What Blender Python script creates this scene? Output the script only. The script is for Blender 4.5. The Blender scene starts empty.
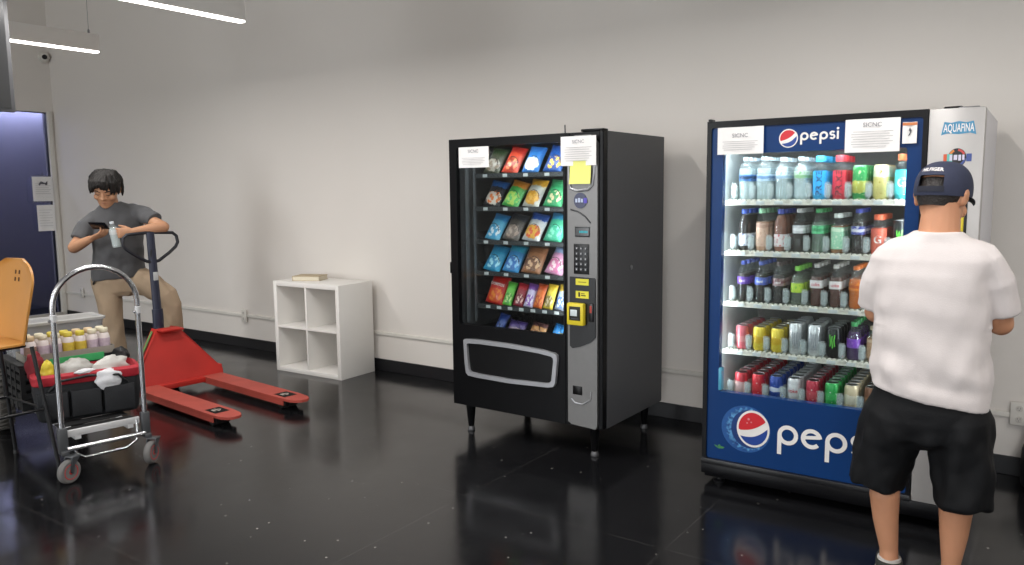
import bpy, bmesh, math, random
from math import sin, cos, pi, radians as R
from mathutils import Vector as V, Matrix, noise as mnoise
random.seed(7)
S = bpy.context.scene
C = S.collection

# ------------------------------------------------------------------ helpers
def lin(c):
    if isinstance(c, str):
        c = c.lstrip('#'); c = [int(c[i:i+2], 16)/255 for i in (0, 2, 4)]
    return tuple((x/12.92 if x <= .04045 else ((x+.055)/1.055)**2.4) for x in c) + (1,)

MATS = {}
def mat(name, col, rough=.5, metal=0, var=.08, scale=18, bump=0, bscale=90, spec=.5, coat=0, sheen=0):
    """Principled surface with a little procedural colour variation and optional bump."""
    if name in MATS: return MATS[name]
    m = bpy.data.materials.new(name); m.use_nodes = True; MATS[name] = m
    nt = m.node_tree; N = nt.nodes; L = nt.links; b = N['Principled BSDF']
    tc = N.new('ShaderNodeTexCoord'); nz = N.new('ShaderNodeTexNoise'); nz.inputs['Scale'].default_value = scale
    nz.inputs['Detail'].default_value = 4
    L.new(tc.outputs['Object'], nz.inputs['Vector'])
    mx = N.new('ShaderNodeMix'); mx.data_type = 'RGBA'
    c = lin(col)
    mx.inputs['A'].default_value = tuple(x*(1-var) for x in c[:3])+(1,)
    mx.inputs['B'].default_value = tuple(min(1, x*(1+var)) for x in c[:3])+(1,)
    L.new(nz.outputs['Fac'], mx.inputs['Factor']); L.new(mx.outputs['Result'], b.inputs['Base Color'])
    b.inputs['Roughness'].default_value = rough; b.inputs['Metallic'].default_value = metal
    b.inputs['Specular IOR Level'].default_value = spec
    if coat: b.inputs['Coat Weight'].default_value = coat; b.inputs['Coat Roughness'].default_value = .1
    if sheen: b.inputs['Sheen Weight'].default_value = sheen
    if bump:
        n2 = N.new('ShaderNodeTexNoise'); n2.inputs['Scale'].default_value = bscale; n2.inputs['Detail'].default_value = 5
        L.new(tc.outputs['Object'], n2.inputs['Vector'])
        bp = N.new('ShaderNodeBump'); bp.inputs['Strength'].default_value = bump; bp.inputs['Distance'].default_value = .01
        L.new(n2.outputs['Fac'], bp.inputs['Height']); L.new(bp.outputs['Normal'], b.inputs['Normal'])
    return m

def emit(name, col, strength):
    if name in MATS: return MATS[name]
    m = bpy.data.materials.new(name); m.use_nodes = True; MATS[name] = m
    N = m.node_tree.nodes; L = m.node_tree.links; N.remove(N['Principled BSDF'])
    e = N.new('ShaderNodeEmission'); e.inputs['Color'].default_value = lin(col); e.inputs['Strength'].default_value = strength
    L.new(e.outputs[0], N['Material Output'].inputs[0]); return m

def clear(name, tint='ffffff', gloss=.06, body=0., bodycol='ffffff', rough=.05):
    """thin clear plastic or glass: transparent + fresnel reflection (+ a milky share)"""
    if name in MATS: return MATS[name]
    m = bpy.data.materials.new(name); m.use_nodes = True; MATS[name] = m
    N = m.node_tree.nodes; L = m.node_tree.links; N.remove(N['Principled BSDF'])
    t = N.new('ShaderNodeBsdfTransparent'); t.inputs[0].default_value = lin(tint)
    g = N.new('ShaderNodeBsdfGlossy'); g.inputs['Roughness'].default_value = rough
    lw = N.new('ShaderNodeLayerWeight'); pw = N.new('ShaderNodeMath'); pw.operation = 'POWER'; pw.inputs[1].default_value = 4.5
    L.new(lw.outputs['Facing'], pw.inputs[0])
    ad = N.new('ShaderNodeMath'); ad.operation = 'MULTIPLY_ADD'; ad.inputs[1].default_value = .55; ad.inputs[2].default_value = gloss*.55
    L.new(pw.outputs[0], ad.inputs[0]); ad.use_clamp = True
    top = t.outputs[0]
    if body:
        d = N.new('ShaderNodeBsdfDiffuse'); d.inputs[0].default_value = lin(bodycol)
        mb_ = N.new('ShaderNodeMixShader'); mb_.inputs[0].default_value = body
        L.new(t.outputs[0], mb_.inputs[1]); L.new(d.outputs[0], mb_.inputs[2]); top = mb_.outputs[0]
    ms = N.new('ShaderNodeMixShader'); L.new(ad.outputs[0], ms.inputs[0]); L.new(top, ms.inputs[1]); L.new(g.outputs[0], ms.inputs[2])
    L.new(ms.outputs[0], N['Material Output'].inputs[0]); return m

class MB:
    """collects shapes, then becomes ONE mesh object"""
    def __init__(s): s.v = []; s.f = []
    def add(s, vs, fs):
        o = len(s.v); s.v += [V(p) for p in vs]; s.f += [tuple(i+o for i in f) for f in fs]; return s
    def box(s, x0, x1, y0, y1, z0, z1, b=0):
        if b <= 0:
            return s.add([(x, y, z) for z in (z0, z1) for y in (y0, y1) for x in (x0, x1)],
                [(0,2,3,1),(4,5,7,6),(0,1,5,4),(2,6,7,3),(0,4,6,2),(1,3,7,5)])
        bm = bmesh.new(); bmesh.ops.create_cube(bm, size=1)
        for v in bm.verts: v.co = V(((x0+x1)/2+v.co.x*(x1-x0), (y0+y1)/2+v.co.y*(y1-y0), (z0+z1)/2+v.co.z*(z1-z0)))
        bmesh.ops.bevel(bm, geom=bm.edges[:], offset=min(b, .49*min(x1-x0, y1-y0, z1-z0)), segments=2, profile=.5, affect='EDGES')
        return s.bm(bm)
    def bm(s, bm):
        bm.verts.index_update(); o = len(s.v); s.v += [v.co.copy() for v in bm.verts]
        s.f += [tuple(v.index+o for v in f.verts) for f in bm.faces]; bm.free(); return s
    def xf(s, M, start=0):
        for i in range(start, len(s.v)): s.v[i] = M @ s.v[i]
        return s
    def loft(s, rings, cap=True, closed=False):
        n = len(rings[0]); o = len(s.v)
        for r in rings: s.v += [V(p) for p in r]
        m = len(rings)
        for i in range(m if closed else m-1):
            for j in range(n):
                a, b = o+i*n+j, o+i*n+(j+1) % n; k = ((i+1) % m)
                s.f.append((a, b, o+k*n+(j+1) % n, o+k*n+j))
        if cap and not closed:
            s.f.append(tuple(o+j for j in range(n))[::-1]); s.f.append(tuple(o+(m-1)*n+j for j in range(n)))
        return s
    def lathe(s, prof, n=20, c=(0, 0, 0), axis='z'):
        rings = []
        for r, z in prof:
            r = max(r, 1e-5)
            if axis == 'z': rings.append([(c[0]+r*cos(2*pi*j/n), c[1]+r*sin(2*pi*j/n), c[2]+z) for j in range(n)])
            elif axis == 'y': rings.append([(c[0]+r*cos(2*pi*j/n), c[1]+z, c[2]+r*sin(2*pi*j/n)) for j in range(n)])
            else: rings.append([(c[0]+z, c[1]+r*cos(2*pi*j/n), c[2]+r*sin(2*pi*j/n)) for j in range(n)])
        return s.loft(rings)
    def tube(s, pts, r, n=10, closed=False, side=None, ry=None):
        pts = [V(p) for p in pts]; m = len(pts); rings = []
        rr = r if isinstance(r, (list, tuple)) else [r]*m
        up = V(side) if side else None; px = None
        for i, p in enumerate(pts):
            if closed: t = pts[(i+1) % m]-pts[i-1]
            else: t = pts[min(i+1, m-1)]-pts[max(i-1, 0)]
            t.normalize()
            if px is None:
                a = up if up else (V((0, 0, 1)) if abs(t.z) < .9 else V((1, 0, 0)))
            else: a = px
            x = (a-t*a.dot(t)).normalized(); px = x; y = t.cross(x)
            k = rr[i]; kx, ky = (k if isinstance(k, (list, tuple)) else (k, k if ry is None else ry))
            rings.append([p+x*kx*cos(2*pi*j/n)+y*ky*sin(2*pi*j/n) for j in range(n)])
        return s.loft(rings, closed=closed)
    def limb(s, pts, side=None, n=16, round0=True, round1=True):
        """pts = [(pos, r) or (pos, rx, ry)]: tapered limb with rounded ends"""
        P = [V(p[0]) for p in pts]; rr = [(p[1], p[2] if len(p) > 2 else p[1]) for p in pts]
        def ends(P, rr):
            t = (P[0]-P[1]).normalized(); k = min(rr[0]); e = [];
            for q in (.95, .75, .45): 
                a = math.acos(q); e.append((P[0]+t*k*q*.9, (rr[0][0]*sin(a), rr[0][1]*sin(a))))
            return [x[0] for x in e], [x[1] for x in e]
        a, b = ends(P, rr) if round0 else ([], [])
        c, d = ends(P[::-1], rr[::-1]) if round1 else ([], [])
        return s.tube(a+P+c[::-1], b+rr+d[::-1], n=n, side=side)
    def ball(s, c, rx, ry=None, rz=None, n=14, M=None):
        ry = ry or rx; rz = rz or rx; st = len(s.v)
        s.loft([[(rx*sin(pi*i/n)*cos(2*pi*j/n), ry*sin(pi*i/n)*sin(2*pi*j/n), -rz*cos(pi*i/n)) for j in range(n)]
                for i in [.15]+list(range(1, n))+[n-.15]])
        for i in range(st, len(s.v)): s.v[i] = (M @ s.v[i] if M else s.v[i])+V(c)
        return s
    def prism(s, pts, y0, y1, plane='xz', holes=None):
        """polygon (list of 2-D points) extruded along the third axis"""
        n = len(pts); f3 = {'xz': lambda p, d: (p[0], d, p[1]), 'yz': lambda p, d: (d, p[0], p[1]), 'xy': lambda p, d: (p[0], p[1], d)}[plane]
        o = len(s.v); s.v += [V(f3(p, y0)) for p in pts]+[V(f3(p, y1)) for p in pts]
        s.f.append(tuple(o+i for i in range(n))); s.f.append(tuple(o+n+i for i in range(n))[::-1])
        for i in range(n): s.f.append((o+i, o+(i+1) % n, o+n+(i+1) % n, o+n+i))
        return s
    def ring(s, outer, inner, y0, y1):
        """frame between two outlines of equal length in the xz plane, extruded along y"""
        n = len(outer)
        rs = [[(p[0], y0, p[1]) for p in outer], [(p[0], y0, p[1]) for p in inner], [(p[0], y1, p[1]) for p in inner], [(p[0], y1, p[1]) for p in outer]]
        return s.loft(rs, closed=True)
    def mesh(s, name):
        me = bpy.data.meshes.new(name); me.from_pydata([tuple(v) for v in s.v], [], s.f); me.update()
        bm = bmesh.new(); bm.from_mesh(me); bmesh.ops.recalc_face_normals(bm, faces=bm.faces[:]); bm.to_mesh(me); bm.free()
        return me
    def build(s, name, m, parent=None, smooth=True, angle=40):
        me = s.mesh(name); o = bpy.data.objects.new(name, me); C.objects.link(o)
        me.materials.append(m)
        if smooth: me.shade_smooth(); sharp(me, angle)
        if parent: o.parent = parent
        return o
def sharp(me, angle):
    bm = bmesh.new(); bm.from_mesh(me); a = R(angle)
    for e in bm.edges:
        e.smooth = not (len(e.link_faces) == 2 and e.calc_face_angle(0) > a)
    bm.to_mesh(me); bm.free()

def rrect(x0, x1, z0, z1, r, n=5):
    out = []
    for cx, cz, a in ((x1-r, z1-r, 0), (x0+r, z1-r, 90), (x0+r, z0+r, 180), (x1-r, z0+r, 270)):
        for i in range(n+1): t = R(a+90*i/n); out.append((cx+r*cos(t), cz+r*sin(t)))
    return out
def circ(cx, cz, rx, rz=None, n=32, a0=0, a1=360):
    rz = rz or rx; k = n if a1-a0 == 360 else n+1
    return [(cx+rx*cos(R(a0+(a1-a0)*i/n)), cz+rz*sin(R(a0+(a1-a0)*i/n))) for i in range(k)]
def mirror_norm(p, q):  # resample helper for ring(): same count
    return p

def tag(o, label, cat, group=None, kind=None):
    o['label'] = label; o['category'] = cat
    if group: o['group'] = group
    if kind: o['kind'] = kind
    return o
def thing(name, label, cat, loc=(0, 0, 0), rz=0, group=None):
    o = bpy.data.objects.new(name, None); C.objects.link(o); o.location = loc; o.rotation_euler = (0, 0, rz)
    o.empty_display_size = .1
    return tag(o, label, cat, group)
def struct(name, mb, m, smooth=False, parent=None):
    o = mb.build(name, m, parent, smooth); o['kind'] = 'structure'; return o

def text_mesh(s, size=1, bold=0, spacing=1):
    """flat lettering: returns verts (x,y) centred on x, baseline y=0, and faces"""
    cu = bpy.data.curves.new('lettering', 'FONT'); cu.body = s; cu.size = size; cu.offset = bold; cu.resolution_u = 3
    cu.space_character = spacing; cu.fill_mode = 'FRONT'
    o = bpy.data.objects.new('lettering', cu); C.objects.link(o)
    dg = bpy.context.evaluated_depsgraph_get(); me = bpy.data.meshes.new_from_object(o.evaluated_get(dg))
    vs = [v.co.copy() for v in me.vertices]; fs = [tuple(p.vertices) for p in me.polygons]
    bpy.data.objects.remove(o); bpy.data.curves.remove(cu); bpy.data.meshes.remove(me)
    x0 = min(v.x for v in vs); x1 = max(v.x for v in vs)
    return [(v.x-(x0+x1)/2, v.y) for v in vs], fs, x1-x0
def flat_text(s, width, u, z, y, m, parent, bold=0, name='lettering', hscale=1):
    vs, fs, w = text_mesh(s, 1, bold); k = width/w
    mb = MB(); mb.add([(u+a*k, y, z+b*k*hscale) for a, b in vs], fs)
    return mb.build(name, m, parent, False)
def wrap_text(s, height, rad, zc, m, parent, vertical=False, name='lettering', bold=0):
    """lettering wrapped round a bottle or can, facing -y"""
    vs, fs, w = text_mesh(s, 1, bold); k = height
    out = []
    for a, b in vs:
        a, b = a*k, (b-.35)*k
        if vertical: a, b = -b, a
        t = a/rad; out.append((rad*sin(t), -rad*cos(t), zc+b))
    mb = MB(); mb.add(out, fs); return mb.build(name, m, parent, False)

# ------------------------------------------------------------------ camera (solved from the photograph's lines)
F_PX, YAW, PITCH, ROLL, CAM_H = 789.96, .6115, .1163, -.0111, 1.5084
fw = V((-sin(YAW)*cos(PITCH), cos(YAW)*cos(PITCH), -sin(PITCH))); rt = V((cos(YAW), sin(YAW), 0)); up = rt.cross(fw)
rt2 = rt*cos(ROLL)+up*sin(ROLL); up2 = up*cos(ROLL)-rt*sin(ROLL)
cd = bpy.data.cameras.new('camera'); cam = bpy.data.objects.new('camera', cd); C.objects.link(cam)
cam.matrix_world = Matrix(((rt2.x, up2.x, -fw.x, 0), (rt2.y, up2.y, -fw.y, 0), (rt2.z, up2.z, -fw.z, CAM_H), (0, 0, 0, 1)))
cd.sensor_width = 36; cd.lens = F_PX/1024*36; cd.clip_start = .05
S.camera = cam

# ------------------------------------------------------------------ room
WX0, WX1, WY0, WY1, WZ = -10.04, 3.2, -4.2, 4.762, 4.25
def wall_mat(name, col):
    m = mat(name, col, .75, var=.025, scale=1.2, bump=.06, bscale=160); return m
mwall = wall_mat('wall_paint', 'dfd9d2')
def floor_mat():
    m = bpy.data.materials.new('floor_black'); m.use_nodes = True; N = m.node_tree.nodes; L = m.node_tree.links; b = N['Principled BSDF']
    tc = N.new('ShaderNodeTexCoord')
    def nz(sc, det=4, rough=.5):
        n = N.new('ShaderNodeTexNoise'); n.inputs['Scale'].default_value = sc; n.inputs['Detail'].default_value = det
        n.inputs['Roughness'].default_value = rough; L.new(tc.outputs['Object'], n.inputs['Vector']); return n
    def ramp(src, p0, p1, c0, c1):
        r = N.new('ShaderNodeValToRGB'); r.color_ramp.elements[0].position = p0; r.color_ramp.elements[1].position = p1
        r.color_ramp.elements[0].color = c0; r.color_ramp.elements[1].color = c1; L.new(src, r.inputs[0]); return r
    base = ramp(nz(1.4, 5).outputs['Fac'], .3, .75, (.005, .005, .006, 1), (.010, .010, .011, 1))
    # pale scuffs and specks: thresholded fine noise masked by large patches
    vo = N.new('ShaderNodeTexVoronoi'); vo.inputs['Scale'].default_value = 15; L.new(tc.outputs['Object'], vo.inputs['Vector'])
    sp = ramp(vo.outputs['Distance'], .05, .09, (1, 1, 1, 1), (0, 0, 0, 1))
    pm = ramp(nz(7, 3).outputs['Fac'], .50, .57, (0, 0, 0, 1), (1, 1, 1, 1))
    mu = N.new('ShaderNodeMath'); mu.operation = 'MULTIPLY'; L.new(sp.outputs[0], mu.inputs[0]); L.new(pm.outputs[0], mu.inputs[1])
    m2 = N.new('ShaderNodeMath'); m2.operation = 'MULTIPLY'; m2.inputs[1].default_value = .8; L.new(mu.outputs[0], m2.inputs[0])
    mx = N.new('ShaderNodeMix'); mx.data_type = 'RGBA'; L.new(m2.outputs[0], mx.inputs['Factor']); L.new(base.outputs[0], mx.inputs['A'])
    mx.inputs['B'].default_value = (.35, .33, .3, 1)
    # seams of the large square tiles
    br = N.new('ShaderNodeTexBrick'); br.offset = 0; br.squash = 1
    mp = N.new('ShaderNodeMapping'); mp.inputs['Location'].default_value = (.235, -.36, 0); L.new(tc.outputs['Object'], mp.inputs[0]); L.new(mp.outputs[0], br.inputs['Vector'])
    br.inputs['Scale'].default_value = 1; br.inputs['Mortar Size'].default_value = .003; br.inputs['Brick Width'].default_value = 1.07; br.inputs['Row Height'].default_value = 1.3
    br.inputs['Mortar Smooth'].default_value = .3
    m3 = N.new('ShaderNodeMix'); m3.data_type = 'RGBA'; L.new(br.outputs['Fac'], m3.inputs['Factor']); L.new(mx.outputs['Result'], m3.inputs['A'])
    m3.inputs['B'].default_value = (.03, .029, .028, 1)
    L.new(m3.outputs['Result'], b.inputs['Base Color'])
    rr = ramp(nz(3.2, 6, .65).outputs['Fac'], .3, .75, (.10, .10, .10, 1), (.24, .24, .24, 1)); L.new(rr.outputs[0], b.inputs['Roughness'])
    bp = N.new('ShaderNodeBump'); bp.inputs['Strength'].default_value = .05; bp.inputs['Distance'].default_value = .01
    L.new(nz(5, 2).outputs['Fac'], bp.inputs['Height']); L.new(bp.outputs['Normal'], b.inputs['Normal'])
    b.inputs['Specular IOR Level'].default_value = .5
    return m
struct('floor', MB().box(WX0-.1, WX1+.1, WY0-.1, WY1+.1, -.1, 0), floor_mat())
struct('ceiling', MB().box(WX0-.1, WX1+.1, WY0-.1, WY1+.1, WZ, WZ+.1), mat('ceiling_paint', 'd6d4d0', .8, var=.03, scale=2))
struct('wall_back', MB().box(WX0-.1, WX1+.1, WY1, WY1+.1, 0, WZ), mwall)
struct('wall_left', MB().box(WX0-.1, WX0, WY0, 3.80, 0, WZ).box(WX0-.1, WX0, 4.68, WY1, 0, WZ).box(WX0-.1, WX0, 3.80, 4.68, 2.49, WZ), mwall)
struct('wall_right', MB().box(WX1, WX1+.1, WY0, WY1, 0, WZ), mwall)
# the street side behind the camera: wall with a shop-front window band
wins = [(-7.0, -4.5), (.2, 2.6)]
fr = MB(); ZA, ZB = .5, 3.1
xs = [WX0]+[x for w in wins for x in w]+[WX1]
for i in range(0, len(xs), 2): fr.box(xs[i], xs[i+1], WY0-.1, WY0, 0, WZ)
for a, b in wins: fr.box(a, b, WY0-.1, WY0, 0, ZA); fr.box(a, b, WY0-.1, WY0, ZB, WZ)
struct('wall_front', fr, mwall)
for i, (a, b) in enumerate(wins):
    w = thing('window_%d' % (i+1), '', ''); del w['label']; del w['category']; w['kind'] = 'structure'
    q = MB().ring([(a, ZA), (b, ZA), (b, ZB), (a, ZB)], [(a+.06, ZA+.06), (b-.06, ZA+.06), (b-.06, ZB-.06), (a+.06, ZB-.06)], WY0-.09, WY0-.02)
    q.box((a+b)/2-.03, (a+b)/2+.03, WY0-.08, WY0-.03, ZA, ZB); q.build('window_frame', mat('black_aluminium', '1d1d1f', .4, .3), w, False)
    MB().box(a+.05, b-.05, WY0-.06, WY0-.052, ZA+.05, ZB-.05).build('window_pane', clear('window_glass'), w, False)
mbase = mat('baseboard_black', '17171a', .45, var=.1, scale=8)
struct('baseboard_back', MB().box(WX0, WX1, WY1-.012, WY1, 0, .1, .003), mbase)
struct('baseboard_left', MB().box(WX0, WX0+.012, WY0, 3.72, 0, .1, .003), mbase)
struct('baseboard_right', MB().box(WX1-.012, WX1, WY0, WY1-.012, 0, .1, .003), mbase)
mrace = mat('raceway_white', 'd9d5cd', .5, var=.03)
struct('trim_1', MB().box(WX0, WX1, WY1-.018, WY1, .308, .336, .004), mrace)
# dark glossy door in the far left wall, white jamb
d = thing('door_1', '', ''); del d['label']; del d['category']; d['kind'] = 'structure'
MB().box(WX0-.03, WX0-.018, 3.80, 4.68, .02, 2.48).build('door_pane', clear('door_tint', 'a0a4b4', .06, .0), d, False)
MB().ring([(-.01, 0), (.89, 0), (.89, 2.49), (-.01, 2.49)], [(.004, .08), (.884, .08), (.884, 2.48), (.004, 2.48)], -.05, -.005).xf(Matrix.Translation((WX0, 3.79, 0)) @ Matrix.Rotation(pi/2, 4, 'Z') @ Matrix.Scale(-1, 4, (0, 1, 0))).build('door_frame', mat('door_navy', '1c2029', .35), d, False)
# made-up lobby box, added so its lamp grades light down the door pane
mlob = mat('added_lobby_paint', '9c9aa6', .8, var=.05)
struct('wall_added_lobby', MB().box(WX0-1.3, WX0-1.2, 3.1, 5.9, 0, 3).box(WX0-1.2, WX0-.1, 3.1, 3.2, 0, 3).box(WX0-1.2, WX0-.1, 5.8, 5.9, 0, 3).box(WX0-.11, WX0-.1, 4.86, 5.8, 0, 3), mlob)
struct('floor_added_lobby', MB().box(WX0-1.3, WX0-.1, 3.1, 5.9, -.1, 0), mat('added_lobby_floor', '101012', .6))
struct('ceiling_added_lobby', MB().box(WX0-1.3, WX0-.1, 3.1, 5.9, 3, 3.1), mlob)
MB().box(WX0, WX0+.045, 3.80, 4.68, .012, .09, .003).build('kick_strip', mat('kick_pale', 'b9b4ab', .5), d)
MB().box(WX0, WX0+.025, 4.68, 4.735, 0, 2.5, .003).box(WX0, WX0+.025, 3.73, 3.80, 0, 2.5, .003).build('jamb', mrace, d)
MB().tube([(WX0+.035, 3.90, 1.02), (WX0+.085, 3.90, 1.02), (WX0+.085, 4.02, 1.02)], .011).build('door_handle', mat('steel', '9a9a9c', .3, 1), d)

mpaper = mat('paper_white', 'e8e6e4', .6, var=.02, scale=30)
mink = mat('ink_grey', 'b9b6b6', .7); minkd = mat('ink_dark', '45454d', .7); mhead = mat('ink_head', '85838a', .7)
# two sheets on the door (flat paper)
n = thing('paper_notice', 'upper white notice sheet in a clear sleeve taped on dark door', 'notice', (WX0+.037, 4.56, 1.44), -pi/2+pi)
def sheet(parent, w, h, lines, head=None, mpap=None, y=-.0015, hw=.4):
    q = MB(); nx = 8
    vs = []; fs = []
    for i in range(nx+1):
        for k in (0, 1): vs.append((-w/2+w*i/nx, -.002-.003*sin(i*1.1), h*k))
    for i in range(nx): fs.append((2*i, 2*i+2, 2*i+3, 2*i+1))
    q.add(vs, fs); q.add([(a, b+.0012, c) for a, b, c in vs], [f[::-1] for f in fs])
    q.build('sheet', mpap or mpaper, parent)
    t = MB()
    for (z, x0, x1, hh) in lines: t.box(-w/2+w*x0, -w/2+w*x1, -.0066, -.006, h*z, h*z+hh)
    if lines: t.build('printed_lines', mink, parent, False)
    if head: flat_text(head[0], w*hw, head[1]*w, h*head[2], -.0068, mhead, parent, .0, 'heading')
for o_, z0, h_ in ((n, 0, 0),):
    o_.rotation_euler = (0, 0, pi/2)
sheet(n, .23, .29, [(.3+.08*i, .12, .88-.1*(i % 2), .005) for i in range(6)])
MB().prism([(-.05, .2), (-.02, .235), (.03, .215), (.055, .24), (.05, .19), (.03, .19), (.02, .2), (-.02, .2), (-.035, .185)], -.0085, -.0075).build('printed_emblem', minkd, n, False)
MB().box(-.13, .13, -.011, -.0105, -.02, .31).build('clear_sleeve', clear('sleeve', gloss=.06), n, False)
MB().ball((0, -.01, .325), .008, .006, .012).build('hook', minkd, n)
n = thing('paper_notice', 'lower plain white notice sheet under the sleeved one on dark door', 'notice', (WX0+.037, 4.575, 1.085), pi/2)
sheet(n, .2, .31, [(.2+.1*i, .1, .85-.15*(i % 3 == 2), .004) for i in range(7)])

# wall security camera
sc = thing('security_camera', 'small white dome security camera high in the left wall corner', 'camera', (WX0, 4.70, 3.13), 0)
MB().lathe([(.0, 0), (.062, 0), (.066, .012), (.06, .03), (.04, .036)], 24, axis='x').build('mount', mrace, sc)
MB().ball((.05, 0, 0), .045).build('housing', mrace, sc)
MB().lathe([(.0, .0), (.026, 0), (.028, .018), (.02, .026), (0, .027)], 20, axis='x').xf(Matrix.Translation((.07, -.015, -.004)) @ Matrix.Rotation(R(-35), 4, 'Z')).build('lens', mat('lens_black', '0c0c0e', .15), sc)

# pendant lamps
mlamp = mat('lamp_white', 'efece8', .5, var=.02); mdiff = emit('lamp_diffuser', 'fffaf2', 6)
LAMPX = [(-6.09, 'white linear pendant lamp nearer the dark door, its end by the hanging screen'), (-4.33, 'white linear pendant lamp cut by the top edge above the pallet jack')]
LY1, LZ = 3.25, 2.575
lamp_src = None
def copy_tree(o, parent=None):
    c = o.copy(); C.objects.link(c)
    if parent: c.parent = parent
    for ch in list(o.children): copy_tree(ch, c)
    return c
for x, lab in LAMPX:
    if lamp_src is None:
        l = lamp_src = thing('pendant_lamp', lab, 'lamp', (x, LY1, LZ), 0, 'linear pendant lamps')
        MB().box(-.03, .03, -1.5, 0, .012, .135, .004).build('housing', mlamp, l)
        MB().box(-.026, .026, -1.497, -.003, 0, .013, .003).build('diffuser', mdiff, l)
        for y in (-.06, -1.44):
            c_ = MB().tube([(0, y, .135), (0, y, WZ-LZ)], .0018, 6); c_.build('cable', mat('cable_steel', '8b8b8b', .4, .8), l)
            MB().lathe([(.0, .135), (.008, .135), (.008, .16), (.003, .17)], 10, (0, y, 0)).build('cable_grip', mat('steel', '9a9a9c', .3, 1), l)
    else:
        l = copy_tree(lamp_src); l.location = (x, LY1, LZ); l['label'] = lab

for x, y, lab in ((-2.57, LY1, 'white linear pendant lamp overhead between the white shelf and snack machine'), (-.81, LY1, 'white linear pendant lamp overhead in front of the drinks machine'), (.95, LY1, 'white linear pendant lamp overhead right of the drinks machine'),
                  (-6.09, -.45, 'white linear pendant lamp of the added unseen fill row beyond the bar stool'), (-4.33, -.45, 'white linear pendant lamp of the added unseen fill row, second from the dark door'), (-2.57, -.45, 'white linear pendant lamp of the added unseen fill row, third from the dark door'),  # rear row: unseen lamps added for soft light from the front
                  (-.81, -.45, 'white linear pendant lamp of the added unseen fill row, fourth from the dark door'), (.95, -.45, 'white linear pendant lamp of the added unseen fill row, farthest from the dark door')):
    l = copy_tree(lamp_src); l.location = (x, y, LZ); l['label'] = lab

# hanging screen whose edge shows at the top left
h = thing('hanging_screen', 'dark hanging display screen cut by the top left corner', 'screen', (-4.6, 1.46, 0), R(0))
MB().box(-.035, .0, -.55, .535, 1.948, 2.66, .006).build('casing', mat('screen_casing', '4a4a4c', .5), h)
MB().box(-.0, .003, -.535, .512, 1.965, 2.645).build('display_panel', mat('screen_black', '17181a', .35), h, False)
MB().tube([(-.02, -.3, 2.66), (-.02, -.3, WZ)], .02).build('ceiling_bracket', mat('screen_casing', '4a4a4c', .5), h)
MB().tube([(-.02, .2, 2.66), (-.02, .2, WZ)], .02).build('ceiling_bracket', mat('screen_casing', '4a4a4c', .5), h)

# wall outlets
def outlet(loc, label, two, plug):
    o = thing('wall_outlet', label, 'outlet', loc, 0)
    w = .075 if two else .038
    MB().box(-w, w, -.012, 0, -.06, .06, .004).build('cover_plate', mrace, o)
    for sx in ((-.036, .036) if two else (0,)):
        for sz in (-.028, .028):
            sk = MB().lathe([(0, -.0145), (.015, -.0145), (.0165, -.012)], 16, (sx, 0, sz), 'y').build('socket', mat('socket_white', 'c9c4bc', .5), o)
            if plug and sx > 0 and sz < 0: continue
            t = MB(); t.box(sx-.007, sx-.005, -.0153, -.0143, sz-.002, sz+.007); t.box(sx+.005, sx+.007, -.0153, -.0143, sz-.002, sz+.007)
            t.box(sx-.002, sx+.002, -.0153, -.0143, sz-.009, sz-.005); t.build('slots', minkd, sk, False)
    return o
outlet((-9.63, WY1-.018, .345), 'small white wall box on the raceway in the far corner behind the person in grey', False, False)
outlet((-6.52, WY1-.018, .322), 'small white wall outlet on the raceway behind the pallet jack', False, False)
outlet((-.105, WY1-.018, .335), 'white double wall outlet with a black plug in it', True, True)
pl = thing('power_plug', 'black power plug and cord in the double wall outlet', 'plug', (-.075, WY1-.033, .31), 0)
MB().lathe([(0, 0), (.015, 0), (.02, -.01), (.018, -.03), (.011, -.05), (.006, -.06)], 16, axis='y').build('plug_body', mat('rubber_black', '101012', .5), pl)
MB().tube([(0, -.055, 0), (.03, -.08, -.005), (.07, -.075, -.02), (.11, -.055, -.02), (.2, -.03, -.03), (.4, -.02, -.2)], .0045, 8).build('cord', mat('rubber_black', '101012', .5), pl)
bg = thing('backpack', 'black rounded bag on the floor beneath the double outlet', 'bag', (.04, 4.58, 0), 0)
mnyl = mat('nylon_black', '121214', .6, var=.2, scale=40, bump=.2, bscale=120)
MB().loft([[(.16*k*cos(a)*(1.0), .13*k*sin(a), z) for a in [2*pi*j/28 for j in range(28)]] for k, z in ((.8, 0), (.97, .03), (1, .1), (.97, .2), (.85, .28), (.6, .325), (.25, .34))]).build('bag_body', mnyl, bg)
MB().loft([[(.1*k*cos(a), -.115-.04*k*abs(sin(a)) if sin(a) < 0 else -.11, .06+z) for a in [2*pi*j/20 for j in range(20)]] for k, z in ((.8, 0), (1, .03), (1, .1), (.7, .14))]).build('pocket', mnyl, bg)
MB().tube([(-.05, 0, .335), (-.03, 0, .37), (.03, 0, .37), (.05, 0, .335)], .008).build('carry_loop', mnyl, bg)

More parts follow.
